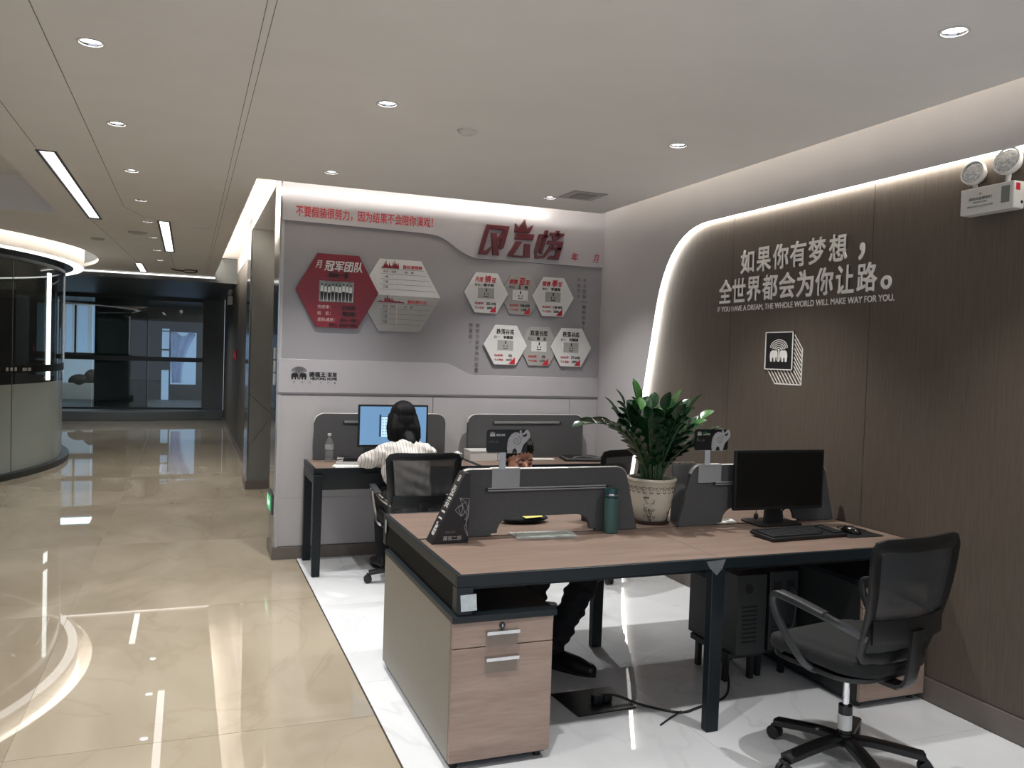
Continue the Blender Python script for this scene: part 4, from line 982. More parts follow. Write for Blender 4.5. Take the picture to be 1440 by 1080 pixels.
M_key = mat('key_black', (26, 28, 30), .5, noise=(60, .1))
t = thing('keyboard', 'black keyboard in front of the black monitor on the near desk', 'keyboard', (0, 0, 0))
KM = Matrix.Translation((2.845, 3.345, DZ+.002)) @ Matrix.Rotation(R(3), 4, 'Z') @ Matrix.Rotation(R(3), 4, 'X')
MB().box(-.235, .235, -.085, .085, .003, .020, KM).build('base', M_black, t, bevel=.004)
for r_ in range(6):
    n = (16, 15, 15, 14, 13, 9)[r_]
    x = -.225
    for k in range(n):
        w_ = .0235
        if r_ == 5 and k == 3: w_ = .12
        elif r_ in (2, 3, 4) and k == 0: w_ = .024+.009*(r_-1)
        q = MB().box(x+.001, x+w_-.001+.0, .060-.024*r_-(.004 if r_ else 0), .060-.024*r_+.020-(.004 if r_ else 0), .020, .0265, KM)
        q.build('key', M_key, t); x += w_+.001
        if x > .155: break
    for k in range(3):
        q = MB().box(.165+k*.021, .165+k*.021+.018, .060-.024*r_-(.004 if r_ else 0), .080-.024*r_-(.004 if r_ else 0), .020, .0265, KM); q.build('key', M_key, t)
MB().tube([(2.95, 3.44, DZ+.012), (3.0, 3.50, DZ+.006), (3.05, 3.58, DZ+.006), (3.02, 3.66, DZ+.006)], .003, 8, smooth=4).build('cord', M_black, t, smooth=True)
def mouse(x, y, z, rz, lab, m_):
    t = thing('computer_mouse', lab, 'mouse', (x, y, z))
    q = MB(); q.ball((x, y, z+.004), .055, (.55, 1, .55), 20)
    for v in q.bm.verts:
        if v.co.z < z+.001: v.co.z = z+.001
    q.build('shell', m_, t, smooth=True)
    MB().cyl((x-.004, y+.030, z+.026), .008, .008, 'x', 16).build('wheel', M_black, t)
    t.rotation_euler.z = rz
    return t
mp = MB().slab(rrect(.22, .18, .015, 3.185, 3.33), on_floor(DZ), .003).build('mouse_pad', M_black, None); tag(mp, 'black mouse pad beside the keyboard on the near desk', 'mouse pad')
mouse(3.17, 3.34, DZ+.003, R(20), 'black mouse on its pad near the brown wall', M_blackg)
t = thing('mouse_cable', 'thin mouse cable curling at the right end of the near desk', 'cable', (3.2, 3.4, DZ))
MB().tube([(3.17, 3.395, DZ+.014), (3.18, 3.45, DZ+.007), (3.24, 3.47, DZ+.007), (3.28, 3.42, DZ+.007), (3.29, 3.36, DZ+.006)], .0025, 8, smooth=5).build('cord', M_black, t, smooth=True)

# ---------------------------------------------------------------- wedge stand box, bottle, papers, pot
BX = 1.022
t = thing('brochure_box', 'black wedge-shaped stand box with white line drawing and slanted spine', 'box', (1.12, 3.64, DZ))
M_box = mat('box_black', (29, 26, 28), .35, noise=(30, .05))
y0, y1 = 3.570, 3.668
tri = [(BX, DZ), (BX+.17, DZ), (BX+.17, DZ+.315), (BX+.15, DZ+.315)]
MB().slab(tri, lambda u, v, w: Vector((u, y0+w, v)), y1-y0).build('body', M_box, t, bevel=.0015)
sp = Vector((.15, 0, .315)); L_ = sp.length; sp.normalize(); nrm = Vector((-sp.z, 0, sp.x))
# spine lettering runs up the slope
FS = Matrix((sp, Vector((0, 1, 0)), nrm)).transposed().to_4x4()
def spine(s_, body, w, h, m=M_whitep): 
    c = Vector((BX, (y0+y1)/2, DZ))+sp*s_+nrm*.0006
    text(body, m, t, c, w, h, FS, depth=.0006, bold=.03)
spine(.070, '经营地产', .062, .042); spine(.120, '一', .008, .03); spine(.152, '一', .008, .03); spine(.198, '2018', .050, .044); spine(.256, 'SHOW', .052, .046)
spine(.318, '德福王', .03, .030)
m = MB()
def tri_line(a, b, w=.0018):
    d = Vector((b[0]-a[0], b[1]-a[1])); d.normalize(); n = Vector((-d.y, d.x))*w/2
    m.slab([(a[0]-n.x, a[1]-n.y), (b[0]-n.x, b[1]-n.y), (b[0]+n.x, b[1]+n.y), (a[0]+n.x, a[1]+n.y)], lambda u, v, w_: Vector((u, y0-w_, v)), .0006)
N = [(.118, .165), (.135, .12), (.165, .155), (.155, .185), (.125, .205), (.17, .20), (.105, .150), (.150, .105), (.14, .17), (.168, .125), (.158, .09), (.168, .03), (.150, .07), (.160, .135), (.148, .145)]
for i, j in ((0, 1), (1, 2), (2, 3), (3, 4), (4, 5), (5, 2), (0, 3), (0, 8), (8, 1), (6, 7), (6, 0), (7, 1), (2, 9), (9, 13), (13, 14), (14, 8), (9, 10), (10, 11), (12, 10), (12, 11), (13, 10), (4, 8), (5, 9), (7, 9)):
    tri_line((BX+N[i][0], DZ+N[i][1]), (BX+N[j][0], DZ+N[j][1]))
m.build('line_drawing', M_cardg, t)
text('渠道二部', M_cardg, t, (BX+.095, y0, DZ+.025), .085, .020, FRAME_BACK, depth=.0006, bold=.01)
text('德福王家居', M_greyp, t, (BX+.085, y0, DZ+.052), .045, .010, FRAME_BACK, depth=.0006)
def flask(x, y, z, lab):
    t = thing('thermos_flask', lab, 'flask', (x, y, z))
    M_teal = mat('teal_enamel', (54, 84, 80), .38, noise=(20, .05)); M_teal2 = mat('teal_lid', (32, 66, 68), .3, noise=(20, .05))
    MB().lathe([(.030, 0), (.034, .004), (.034, .165), (.033, .172)], (x, y, z), 32).build('body', M_teal, t, smooth=True)
    MB().lathe([(.0305, .172), (.0305, .176), (.033, .178), (.033, .212), (.030, .220), (.0, .222)], (x, y, z), 32).build('lid', M_teal2, t, smooth=True)
    MB().lathe([(.0331, .186), (.0335, .188), (.0335, .192), (.0331, .194)], (x, y, z), 32).build('lid_ring', M_chrome, t, smooth=True)
    return t
flask(1.942, 3.625, DZ, 'teal thermos flask standing against the left felt screen')
t = thing('glass_jar', 'dark-bottomed tea jar just visible behind the left felt screen', 'jar', (1.97, 4.0, DZ))
MB().lathe([(.032, 0), (.035, .005), (.035, .10), (.028, .115)], (1.97, 3.93, DZ), 28).build('glass', glassy('jar_glass', (.7, .66, .62), .35, 0, diff=(.25, .2, .17)), t, smooth=True)
MB().lathe([(.029, .115), (.031, .116), (.031, .14), (0, .142)], (1.97, 3.93, DZ), 28).build('lid', M_black, t, smooth=True)
MB().lathe([(.0361, 0), (.0361, .028), (.033, .028), (.033, 0)], (1.97, 3.93, DZ), 28).build('dark_base', M_black, t)
t = thing('acrylic_nameplate', 'pale flat acrylic plate lying under the arched left screen', 'plate', (1.59, 3.65, DZ))
MB().slab([(1.437, 3.585), (1.735, 3.560), (1.760, 3.690), (1.445, 3.724)], on_floor(DZ), .006).build('plate', glassy('pale_acrylic', (.85, .88, .87), .55, .03, diff=(.55, .58, .55)), t)
MB().slab([(1.46, 3.61), (1.715, 3.588), (1.732, 3.665), (1.465, 3.69)], on_floor(DZ+.0062), .0006).build('insert', mat('pale_green_insert', (150, 158, 150), .5, noise=(30, .05)), t)
t = thing('black_bag', 'black pouch lying behind the left felt screen', 'pouch', (1.60, 4.0, DZ))
MB().ball((1.62, 3.96, DZ+.0215), .12, (1.1, .55, .17)).build('body', M_charcoal, t, smooth=True)
tag(MB().slab([(1.60, 3.885), (1.70, 3.90), (1.70, 4.0), (1.58, 3.99)], lambda u, v, w: Vector((u, v, DZ+.034+w+(v-3.88)*.12)), .001).build('sticky_note', mat('yellow_paper', (205, 196, 110), .7, noise=(30, .03)), None), 'yellow sticky note on the black pouch under the screen arch', 'note')
t = thing('spiral_notebook', 'pale spiral notebook standing behind the right felt screen', 'notebook', (2.49, 3.80, DZ))
MB().box(2.42, 2.56, 3.84, 3.852, DZ, 1.06).build('pages', mat('pale_grey_cover', (140, 140, 138), .6, noise=(20, .03)), t, bevel=.001)
for k in range(12): MB().tube([(2.428+k*.011, 3.846+.010*math.cos(j*pi/4), 1.062+.010*math.sin(j*pi/4)) for j in range(8)], .0012, 5, closed=True).build('ring', M_silver, t)
tag(MB().slab([(2.62, 3.72), (2.74, 3.70), (2.78, 3.80), (2.66, 3.83)], on_floor(DZ), .002).build('white_card', M_paper, None), 'white card lying at the foot of the right felt screen', 'card')

t = thing('potted_plant', 'glossy dark green plant in a cream pot between the two felt screens', 'plant', (2.285, 3.83, DZ))
px, py = 2.285, 3.83
M_pot = mat('cream_ceramic', (212, 204, 186), .35, noise=(9, .04)); M_potp = mat('brown_glaze_line', (84, 66, 52), .45, noise=(20, .05))
MB().lathe([(.080, .016), (.085, .020), (.105, .10), (.121, .19), (.127, .222), (.131, .226), (.131, .236), (.122, .238), (.118, .225)], (px, py, DZ), 40).build('pot', M_pot, t, smooth=True)
MB().lathe([(.085, 0), (.098, .004), (.102, .018), (.094, .018), (.086, .010)], (px, py, DZ), 36).build('saucer', mat('dark_saucer', (52, 40, 34), .4, noise=(20, .05)), t, smooth=True)
MB().lathe([(.118, .212), (.06, .222), (.0001, .224)], (px, py, DZ), 30).build('soil', mat('potting_soil', (34, 27, 22), .95, noise=(60, .5), bump=(80, 1)), t)
def prad(z): return .085+(z-.02)*(.127-.085)/.205+.0012
def strokes():
    m = MB()
    def st_(pts, w=.0022):
        V = []
        for (a, z) in pts:
            r = prad(z)+.0008; V.append(Vector((px+r*math.cos(a), py+r*math.sin(a), DZ+z)))
        m.tube(V, w*.5, 4, smooth=3)
    f = -pi/2-.45
    for k in range(13):                                              # scroll frieze below the rim
        a0 = f-1.9+k*.30; pts = [(a0+.13*math.cos(q)*(1-q/11), .188+.013*math.sin(q)*(1-q/11)) for q in [j*.7 for j in range(10)]]; st_(pts)
        st_([(a0+.1, .186), (a0+.2, .196+.004*(k % 2)), (a0+.3, .186)]); st_([(a0-.05, .172), (a0+.04, .166), (a0+.1, .174)], .004)
    rnd = random.Random(3)
    for cl, cz, ww, hh, nn in ((f-.18, .075, .42, .06, 46), (f+1.25, .05, .22, .05, 16), (f+1.35, .11, .12, .03, 8)):
        for k in range(nn):
            a = cl+ww*(rnd.random()-.5)*2*.6; z = cz+hh*(rnd.random()-.5)*1.5; L2 = .02+.03*rnd.random(); th = rnd.random()*6.3
            st_([(a, z), (a+L2*2.2*math.cos(th), z+L2*.5*math.sin(th)), (a+L2*3*math.cos(th+.9), z+L2*.6*math.sin(th+.9))], .0018+.0018*rnd.random())
    for k in range(3): st_([(f-.42+k*.085, .142), (f-.38+k*.085, .147), (f-.36+k*.085, .140)], .006)
    return m
tag(strokes().build('painted_motif', M_potp, t), kind='stuff')
M_leaf = mat('leaf_green', (24, 58, 32), .22, spec=.6, noise=(6, .35)); M_leafl = mat('leaf_green_light', (58, 104, 48), .28, spec=.5, noise=(6, .25))
M_stem = mat('stem_green', (46, 74, 42), .35, noise=(12, .2))
def leaf_mesh():
    m = MB(); n = 6; rows = []
    for i in range(n+1):
        u = i/n; w = .29*math.sin(pi*min(1, u**.85))**.62
        if i == 0: w = .02
        if i == n: w = .012
        z = .10*math.sin(pi*u)*.5-.06*u*u
        rows.append([m.bm.verts.new((-w, u, z+.35*w)), m.bm.verts.new((0, u, z)), m.bm.verts.new((w, u, z+.35*w))])
    for a, b in zip(rows, rows[1:]):
        for k in range(2): m.bm.faces.new((a[k], a[k+1], b[k+1], b[k]))
    me = bpy.data.meshes.new('leaf'); m.bm.to_mesh(me); m.bm.free()
    for p in me.polygons: p.use_smooth = True
    return me
LM = leaf_mesh(); LM.materials.append(M_leaf); LM2 = LM.copy(); LM2.materials.clear(); LM2.materials.append(M_leafl)
# stems: (azimuth deg, reach, height, droop, pairs, leaf size, light?)
ST = [(196, .45, .66, .16, 9, .115, 0), (150, .16, .46, 0, 7, .125, 0), (100, .10, .52, 0, 7, .125, 0), (60, .12, .48, 0, 7, .12, 1), (20, .20, .47, .0, 7, .115, 1), (6, .27, .46, .04, 7, .105, 1), (-35, .24, .36, .02, 7, .095, 0),
      (-75, .12, .42, 0, 7, .115, 0), (230, .13, .42, 0, 7, .12, 0), (172, .12, .50, 0, 8, .12, 0), (265, .09, .48, 0, 7, .12, 0), (5, .10, .52, 0, 7, .12, 1), (205, .20, .36, 0, 6, .11, 0), (-5, .33, .34, .02, 9, .07, 0), (14, .30, .40, 0, 9, .075, 0), (130, .05, .54, 0, 7, .12, 1), (300, .08, .44, 0, 7, .12, 0), (-50, .16, .50, 0, 7, .11, 1)]
rnd = random.Random(11)
for si, (az, reach, ht, droop, npair, ls, light) in enumerate(ST):
    az = R(az); dr = Vector((math.cos(az), math.sin(az), 0)); b0 = Vector((px, py, DZ+.215))+dr*.035*(1+.5*rnd.random())
    pts = []
    for k in range(13):
        u = k/12; pts.append(b0+dr*reach*(u**1.7)+Vector((0, 0, ht*.80*(u if droop == 0 else (u-(u**3)*droop/.35*.9)))))
    stem = MB().tube(pts, [.009*(1-.7*k/12) for k in range(13)], 7).build('stem', M_stem, t, smooth=True)
    o0 = origin(t); side = dr.cross(Vector((0, 0, 1))).normalized()
    for k in range(npair):
        u = .24+.74*k/(npair-1); i = min(11, int(u*12)); f_ = u*12-i; p = pts[i]*(1-f_)+pts[i+1]*f_; tg = (pts[i+1]-pts[i]).normalized()
        for sg in ((-1, 1) if k < npair-1 else (1,)):
            ang = R(38+14*rnd.random()) if k < npair-1 else 0
            sd = (side*sg+Vector((0, 0, .15*rnd.random()))).normalized()
            d = (tg*math.cos(ang)+sd*math.sin(ang)).normalized(); nm = tg.cross(side*1.0).normalized()
            nm = (dr*-1*.6+Vector((0, 0, 1))*.7+sd*.25*rnd.uniform(-1, 1)); nm = (nm-d*nm.dot(d)).normalized()
            xx = d.cross(nm); s_ = ls*(1-.35*abs(u-.6))*(.85+.3*rnd.random())
            Mx = Matrix((xx*s_, d*s_, nm*s_)).transposed().to_4x4(); Mx.translation = p-o0
            lo = bpy.data.objects.new('leaf', LM2 if (light and rnd.random() < .6 and u > .5) else LM); COL.objects.link(lo); lo.parent = stem; lo.matrix_local = Mx

# ---------------------------------------------------------------- floor things near the desk
t = thing('floor_socket_box', 'dark floor socket box with plugs under the near desk', 'socket box', (1.80, 3.42, 0))
MB().slab([(1.63, 3.50-.0), (1.66, 3.335), (1.96, 3.35), (1.95, 3.60), (1.64, 3.60)][1:5], on_floor(.001), .006).build('plate', mat('dark_steel', (52, 54, 54), .3, .6, noise=(30, .1)), t, bevel=.001)
MB().box(1.78, 1.83, 3.42, 3.46, .007, .045).box(1.84, 1.88, 3.43, 3.47, .007, .04).build('plug', M_black, t, bevel=.006)
t = thing('power_cable', 'black power cable running along the floor to the desktop computers', 'cable', (2.2, 3.3, 0))
MB().tube([(1.82, 3.45, .04), (1.90, 3.43, .035), (2.0, 3.36, .006), (2.12, 3.24, .006), (2.24, 3.26, .006), (2.42, 3.32, .006), (2.52, 3.42, .03), (2.55, 3.50, .12)], .006, 8, smooth=6).build('cord', M_black, t, smooth=True)
MB().tube([(1.97, 3.15, .005), (2.05, 3.20, .005), (2.14, 3.25, .005)], .004, 8, smooth=4).build('cord', M_black, t, smooth=True)
M_tower = mat('tower_grey', (44, 46, 47), .4, noise=(20, .05)); M_slot = mat('vent_dark', (10, 10, 10), .6, noise=(20, .1))
def tower(x, y, lab, rear):
    t = thing('desktop_computer', lab, 'computer', (x, y, 0), 'desktop computers under the near desk')
    w, h, d, zb = .175, .40, .42, .16
    MB().box(x-w/2, x+w/2, y, y+d, zb, zb+h).build('case', M_tower, t, bevel=.003)
    MB().box(x-w/2-.012, x+w/2+.012, y+.04, y+d-.04, zb-.03, zb).build('cradle', M_black, t, bevel=.003)
    for sx in (-1, 1):
        for yy_ in (y+.08, y+d-.1): MB().box(x+sx*.075-.012, x+sx*.075+.012, yy_, yy_+.03, 0, zb-.03).build('cradle_foot', M_black, t)
    if rear == 0:
        for k in range(9): MB().box(x-w/2+.03, x+w/2-.055, y-.001, y+.002, zb+.06+k*.022, zb+.07+k*.022).build('vent_slot', M_slot, t)
        MB().cyl((x-.02, y-.002, zb+.33), .024, .004, 'y', 20).build('fan_socket', M_slot, t)
    else:
        for dx in (-.045, .04): MB().box(x+dx-.022, x+dx+.022, y-.002, y+.002, zb+.30, zb+.35).build('rear_socket', M_slot, t)
        MB().tube([(x+.04, y-.002, zb+.32), (x+.055, y-.03, zb+.27), (x+.03, y-.035, zb+.12), (x-.02, y-.02, zb+.06)], .006, 8, smooth=5).build('cord', M_black, t, smooth=True)
        for k in range(4): MB().box(x-.07, x+.05, y-.001, y+.002, zb+.05+k*.022, zb+.06+k*.022).build('vent_slot', M_slot, t)
tower(2.64, 3.42, 'grey desktop computer, its slotted vent just right of the middle leg', 0)
tower(2.85, 3.44, 'grey desktop computer beside the first, rear sockets and a cable', 1)

# ================================================================ BACK DESKS
BZ = .77; BY0, BY1 = 6.02, 6.555
def back_desk(x0, x1, lab, left_leg, right_leg):
    t = thing('wall_desk', lab, 'desk', ((x0+x1)/2, BY0, 0), 'desks along the display wall')
    MB().box(x0+.02, x1-.02, BY0+.02, BY1, BZ-.025, BZ).build('tabletop', M_deskwood, t, bevel=.001)
    MB().box(x0, x1, BY0, BY0+.019, BZ-.04, BZ+.001).box(x0, x0+.019, BY0+.019, BY1, BZ-.04, BZ+.001).box(x1-.019, x1, BY0+.019, BY1, BZ-.04, BZ+.001).build('edge_frame', M_dark, t, bevel=.002)
    MB().box(x0+.07, x1-.03, BY0+.10, BY0+.125, BZ-.17, BZ-.04).build('apron', mat('charcoal_board', (40, 42, 44), .5, noise=(20, .05)), t)
    for f_, x in ((left_leg, x0), (right_leg, x1-.06)):
        if f_:
            MB().slab([(x, 0), (x+.056, 0), (x+.062, BZ-.045), (x-.002, BZ-.045)], lambda u, v, w: Vector((u, BY0-.03+w, v)), .05).build('leg', M_dark, t, bevel=.003)
            MB().slab([(x, 0), (x+.056, 0), (x+.060, BZ-.045), (x, BZ-.045)], lambda u, v, w: Vector((u, BY1-.06+w, v)), .05).build('leg', M_dark, t, bevel=.003)
            MB().box(x+.0, x+.055, BY0+.02, BY1-.06, BZ-.11, BZ-.041).build('side_beam', M_dark, t)
    return t
back_desk(.842, 2.088, 'oak desk at the display wall where the woman sits', 1, 0)
back_desk(2.096, 3.335, 'oak desk at the display wall, right, with white boxes and dark folder', 1, 1)
def back_screen(x0, x1, lab):
    P = [(x0, BZ), (x0, 1.06)] + [(x0+.075-.075*math.cos(R(k*15)), 1.06+.068*math.sin(R(k*15))) for k in range(7)] + [(x1-.075+.075*math.sin(R(k*15)), 1.06+.068*math.cos(R(k*15))) for k in range(7)] + [(x1, BZ)]
    t = felt('desk_screen', P, 6.50, .026, lab, (x0+.215, x1-.215, 1.065), grp='grey felt desk screens')
    edge_trim(t, P[1:-1], 6.50, .026)
back_screen(.905, 1.945, 'grey felt screen behind the blue-lit monitor')
back_screen(2.135, 3.175, 'grey felt screen at the display wall, right of the woman')
M_scr = bpy.data.materials.new('lit_screen'); M_scr.use_nodes = True
b_ = M_scr.node_tree.nodes['Principled BSDF']; b_.inputs['Base Color'].default_value = (.02, .02, .02, 1); b_.inputs['Emission Color'].default_value = (.22, .44, .74, 1); b_.inputs['Emission Strength'].default_value = .42; b_.inputs['Roughness'].default_value = .3
t = monitor(1.482, 6.33, .885, .545, .325, 'monitor with a lit blue screen on the woman\'s desk', M_scr, BZ)
fb = on_back(6.327)
def win(x0, x1, z0, z1, name, col, es): MB().slab([(x0, z0), (x1, z0), (x1, z1), (x0, z1)], fb, .0008).build(name, mat(name+'_m', (20, 30, 40), .4, emit=col, es=es), t)
win(1.37, 1.385, .965, 1.135, 'screen_menu', (.02, .05, .10), .6)
win(1.388, 1.455, .965, 1.115, 'screen_window', (.45, .62, .80), .9)
win(1.388, 1.62, 1.118, 1.122, 'screen_line', (.04, .10, .25), .6)
for r_ in range(6):
    for c_ in range(3): win(1.392+c_*.021, 1.406+c_*.021, .975+r_*.023, .988+r_*.023, 'screen_icon', (.10, .22, .34), .7)
t = thing('water_bottle', 'clear plastic water bottle on the woman\'s desk', 'bottle', (1.0, 6.38, BZ))
M_pet = glassy('bottle_plastic', (.86, .88, .88), .16, .05, diff=(.5, .52, .52))
MB().lathe([(.028, 0), (.032, .006), (.032, .03), (.030, .035), (.032, .04), (.032, .08), (.029, .09), (.032, .10), (.032, .14), (.018, .175), (.012, .185), (.012, .20)], (1.005, 6.38, BZ), 24).build('body', M_pet, t, smooth=True)
MB().lathe([(.014, .20), (.014, .216), (0, .217)], (1.005, 6.38, BZ), 20).build('cap', M_whitep, t, smooth=True)
MB().lathe([(.0325, .095), (.0325, .135)], (1.005, 6.38, BZ), 24).build('label', mat('pale_label', (150, 150, 148), .5, noise=(50, .3)), t)
t = thing('desk_phone', 'flat pale calculator-like device with a dark display on the woman\'s desk', 'device', (1.15, 6.22, BZ))
DM = Matrix.Translation((1.16, 6.24, BZ+.012)) @ Matrix.Rotation(R(-14), 4, 'Z') @ Matrix.Rotation(R(8), 4, 'X')
MB().box(-.12, .12, -.09, .09, 0, .02, DM).build('case', M_cardg, t, bevel=.004)
MB().box(-.07, .06, -.05, .05, .02, .022, DM).build('display', M_blackg, t); MB().box(-.11, .11, .06, .085, .02, .024, DM).build('speaker_strip', M_black, t)
MB().tube([(1.05, 6.32, BZ+.004), (1.04, 6.25, BZ+.03), (1.10, 6.20, BZ+.045)], .004, 8, smooth=4).build('cord', M_black, t, smooth=True)
for k, P in enumerate(([(1.0, 6.04), (1.28, 6.03), (1.30, 6.15), (1.0, 6.16)], [(.98, 6.08), (1.22, 6.06), (1.26, 6.18), (1.02, 6.21)])):
    o = MB().slab(P, on_floor(BZ+.0012+k*.003), .002).build('paper_sheet', M_paper, None)
    tag(o, ['white paper sheet at the front edge of the woman\'s desk', 'white paper sheet tucked behind the front one on the woman\'s desk'][k], 'paper', 'papers on the woman\'s desk')
t = thing('paper_cup', 'white cup beside the woman at the desk joint', 'cup', (1.93, 6.10, BZ))
MB().lathe([(.026, 0), (.028, .002), (.036, .085), (.038, .087), (.036, .09), (.034, .085), (.026, .006), (.0, .006)], (1.935, 6.12, BZ), 28).build('cup', M_whitep, t, smooth=True)
MB().ball((1.935, 6.12, BZ+.088), .022, (1, 1, .7)).build('tissue', M_paper, t, smooth=True)
for k, (x0, x1, y0, y1, h) in enumerate(((2.10, 2.33, 6.30, 6.46, .085), (2.335, 2.46, 6.31, 6.45, .075))):
    t = thing('white_box', ['larger long white box on the right wall desk', 'smaller white box at the right of the larger one'][k], 'box', ((x0+x1)/2, y0, BZ), 'white boxes on the wall desk')
    MB().box(x0, x1, y0, y1, BZ, BZ+h-.02).build('carton', M_whitep, t, bevel=.002); MB().box(x0-.002, x1+.002, y0-.002, y1+.002, BZ+h-.018, BZ+h).build('lid', M_whitep, t, bevel=.002)
o = MB().slab([(2.62, 6.33), (2.83, 6.30), (2.86, 6.38), (2.63, 6.43)], on_floor(BZ), .004).build('paper_sheet', M_paper, None); tag(o, 'white sheets on the right wall desk behind the man\'s head', 'paper')
t = thing('open_folder', 'dark open folder with a grey rim at the right end of the wall desk', 'folder', (3.08, 6.25, BZ))
FM = Matrix.Translation((3.07, 6.27, BZ)) @ Matrix.Rotation(R(-12), 4, 'Z')
MB().box(-.17, .17, -.12, .12, 0, .012, FM).build('cover', M_black, t, bevel=.002); MB().box(-.16, .16, -.11, .11, .013, .024, FM).build('pages', M_greyp, t, bevel=.002)
MB().box(-.15, .12, -.09, .10, .025, .030, FM @ Matrix.Rotation(R(4), 4, 'Z')).build('cover', M_black, t); MB().tube([FM @ Vector(p) for p in ((-.1, -.1, .03), (0, -.06, .04), (.1, -.1, .03), (.15, -.02, .035))], .003, 6, smooth=4).build('strap', M_silver, t)

# ================================================================ CHAIRS
M_mesh = bpy.data.materials.new('black_mesh_fabric'); M_mesh.use_nodes = True
nt = M_mesh.node_tree; b_ = nt.nodes['Principled BSDF']; b_.inputs['Base Color'].default_value = (.018, .019, .020, 1); b_.inputs['Roughness'].default_value = .7
tr_ = nt.nodes.new('ShaderNodeBsdfTransparent'); mx = nt.nodes.new('ShaderNodeMixShader'); mx.inputs[0].default_value = .9
nt.links.new(tr_.outputs[0], mx.inputs[1]); nt.links.new(b_.outputs[0], mx.inputs[2]); nt.links.new(mx.outputs[0], nt.nodes['Material Output'].inputs[0])
M_chair = mat('chair_black', (15, 16, 17), .38, noise=(40, .1)); M_armg = mat('arm_grey', (48, 50, 52), .3, noise=(20, .05))
def office_chair(lab, arm_m, arm_pad):
    t = thing('office_chair', lab, 'chair', (0, 0, 0), 'black mesh office chairs')
    b = dict(parent=t)
    # base star and castors
    for k in range(5):
        a = R(90+72*k+12); d = Vector((math.cos(a), math.sin(a), 0))
        MB().tube([d*.02+Vector((0, 0, .105)), d*.12+Vector((0, 0, .10)), d*.30+Vector((0, 0, .072))], .02, 8, flat=(.016, .030, (0, 0, 1)), smooth=3).build('base_arm', M_chair, t, smooth=True)
        c = d*.295
        w = MB().tube([(c.x, c.y, .05), (c.x, c.y, .08)], .006, 8).build('castor', M_chair, t)
        s_ = Vector((-d.y, d.x, 0))
        for sg in (-1, 1):
            m = Matrix.Translation(c+s_*sg*.014+d*.012+Vector((0, 0, .028))) @ Matrix.Rotation(a, 4, 'Z') @ Matrix.Rotation(pi/2, 4, 'X')
            MB().cyl((0, 0, -.009), .028, .018, seg=20, mt=m).build('wheel', M_black, w, bevel=.003)
        MB().tube([c+d*.012+s_*x_+Vector((0, 0, .058)) for x_ in (-.022, .022)], .009, 8).build('hood', M_chair, w)
    MB().cyl((0, 0, .08), .034, .05, seg=24).build('hub', M_chair, t, bevel=.003)
    MB().cyl((0, 0, .12), .027, .12, seg=20).build('gas_lift', M_black, t)
    MB().cyl((0, 0, .24), .013, .17, seg=20).build('piston', M_chrome, t)
    MB().lathe([(.0275, .145), (.0275, .205)], (0, 0, 0), 24).build('label', M_paper, t)
    MB().box(-.085, .085, -.11, .10, .395, .425).box(-.03, .03, -.24, -.08, .385, .41).build('tilt_mechanism', M_chair, t, bevel=.006)
    MB().tube([(.08, .02, .405), (.20, .03, .40)], .006, 8).build('lever', M_chair, t)
    # seat
    m = MB(); m.slab([(x, y) for x, y in rrect(.50, .48, .13, 0, .01, 8)], on_floor(.43), .065)
    for v in m.bm.verts:
        if v.co.y > .15: v.co.z -= (v.co.y-.15)*.18
        v.co.z += .02*(abs(v.co.x)/.25)**2
    m.build('seat', M_charcoal, t, bevel=.022, smooth=True, seg=3)
    m = MB(); m.slab([(x, y) for x, y in rrect(.47, .45, .12, 0, .01, 8)], on_floor(.418), .02); m.build('seat_shell', M_chair, t, bevel=.004)
    # back: tapered frame leaning back, mesh stretched in it
    def bp(u, v, off=0):
        """u -1..1 across, v 0..1 up"""
        hw = .195+.045*v; return Vector((u*hw, -.215-.085*v-.05*math.sin(pi*v)*.4+.035*(1-u*u)*-1+.02+off, .515+.43*v))
    loop = []
    for k in range(9): loop.append(bp(-1, .06+.88*k/8))
    for u in (-.94, -.8, -.4, 0, .4, .8, .94): loop.append(bp(u, 1.0 if abs(u) < .9 else .985))
    for k in range(9): loop.append(bp(1, .94-.88*k/8))
    for u in (.94, .8, .4, 0, -.4, -.8, -.94): loop.append(bp(u, 0 if abs(u) < .9 else .015))
    MB().tube(loop, .016, 8, closed=True, flat=(.010, .026, (0, 1, 0))).build('back_frame', M_chair, t, smooth=True)
    m = MB(); G = [[m.bm.verts.new(bp(-1+2*i/10, .02+.96*j/10)) for i in range(11)] for j in range(11)]
    for j in range(10):
        for i in range(10): m.bm.faces.new((G[j][i], G[j][i+1], G[j+1][i+1], G[j+1][i]))
    m.build('mesh_back', M_mesh, t, smooth=True)
    # lumbar cross member and spine
    MB().tube([bp(u, .26, -.02) for u in (-.98, -.5, 0, .5, .98)], .012, 8, flat=(.045, .007, (0, 0, 1)), smooth=3).build('lumbar_bar', M_chair, t, smooth=True)
    MB().tube([(0, -.15, .395), (0, -.26, .41), (0, -.285, .50), bp(0, .26, -.03)], .02, 8, flat=(.010, .034, (0, 1, 0)), smooth=4).build('back_bracket', M_chair, t, smooth=True)
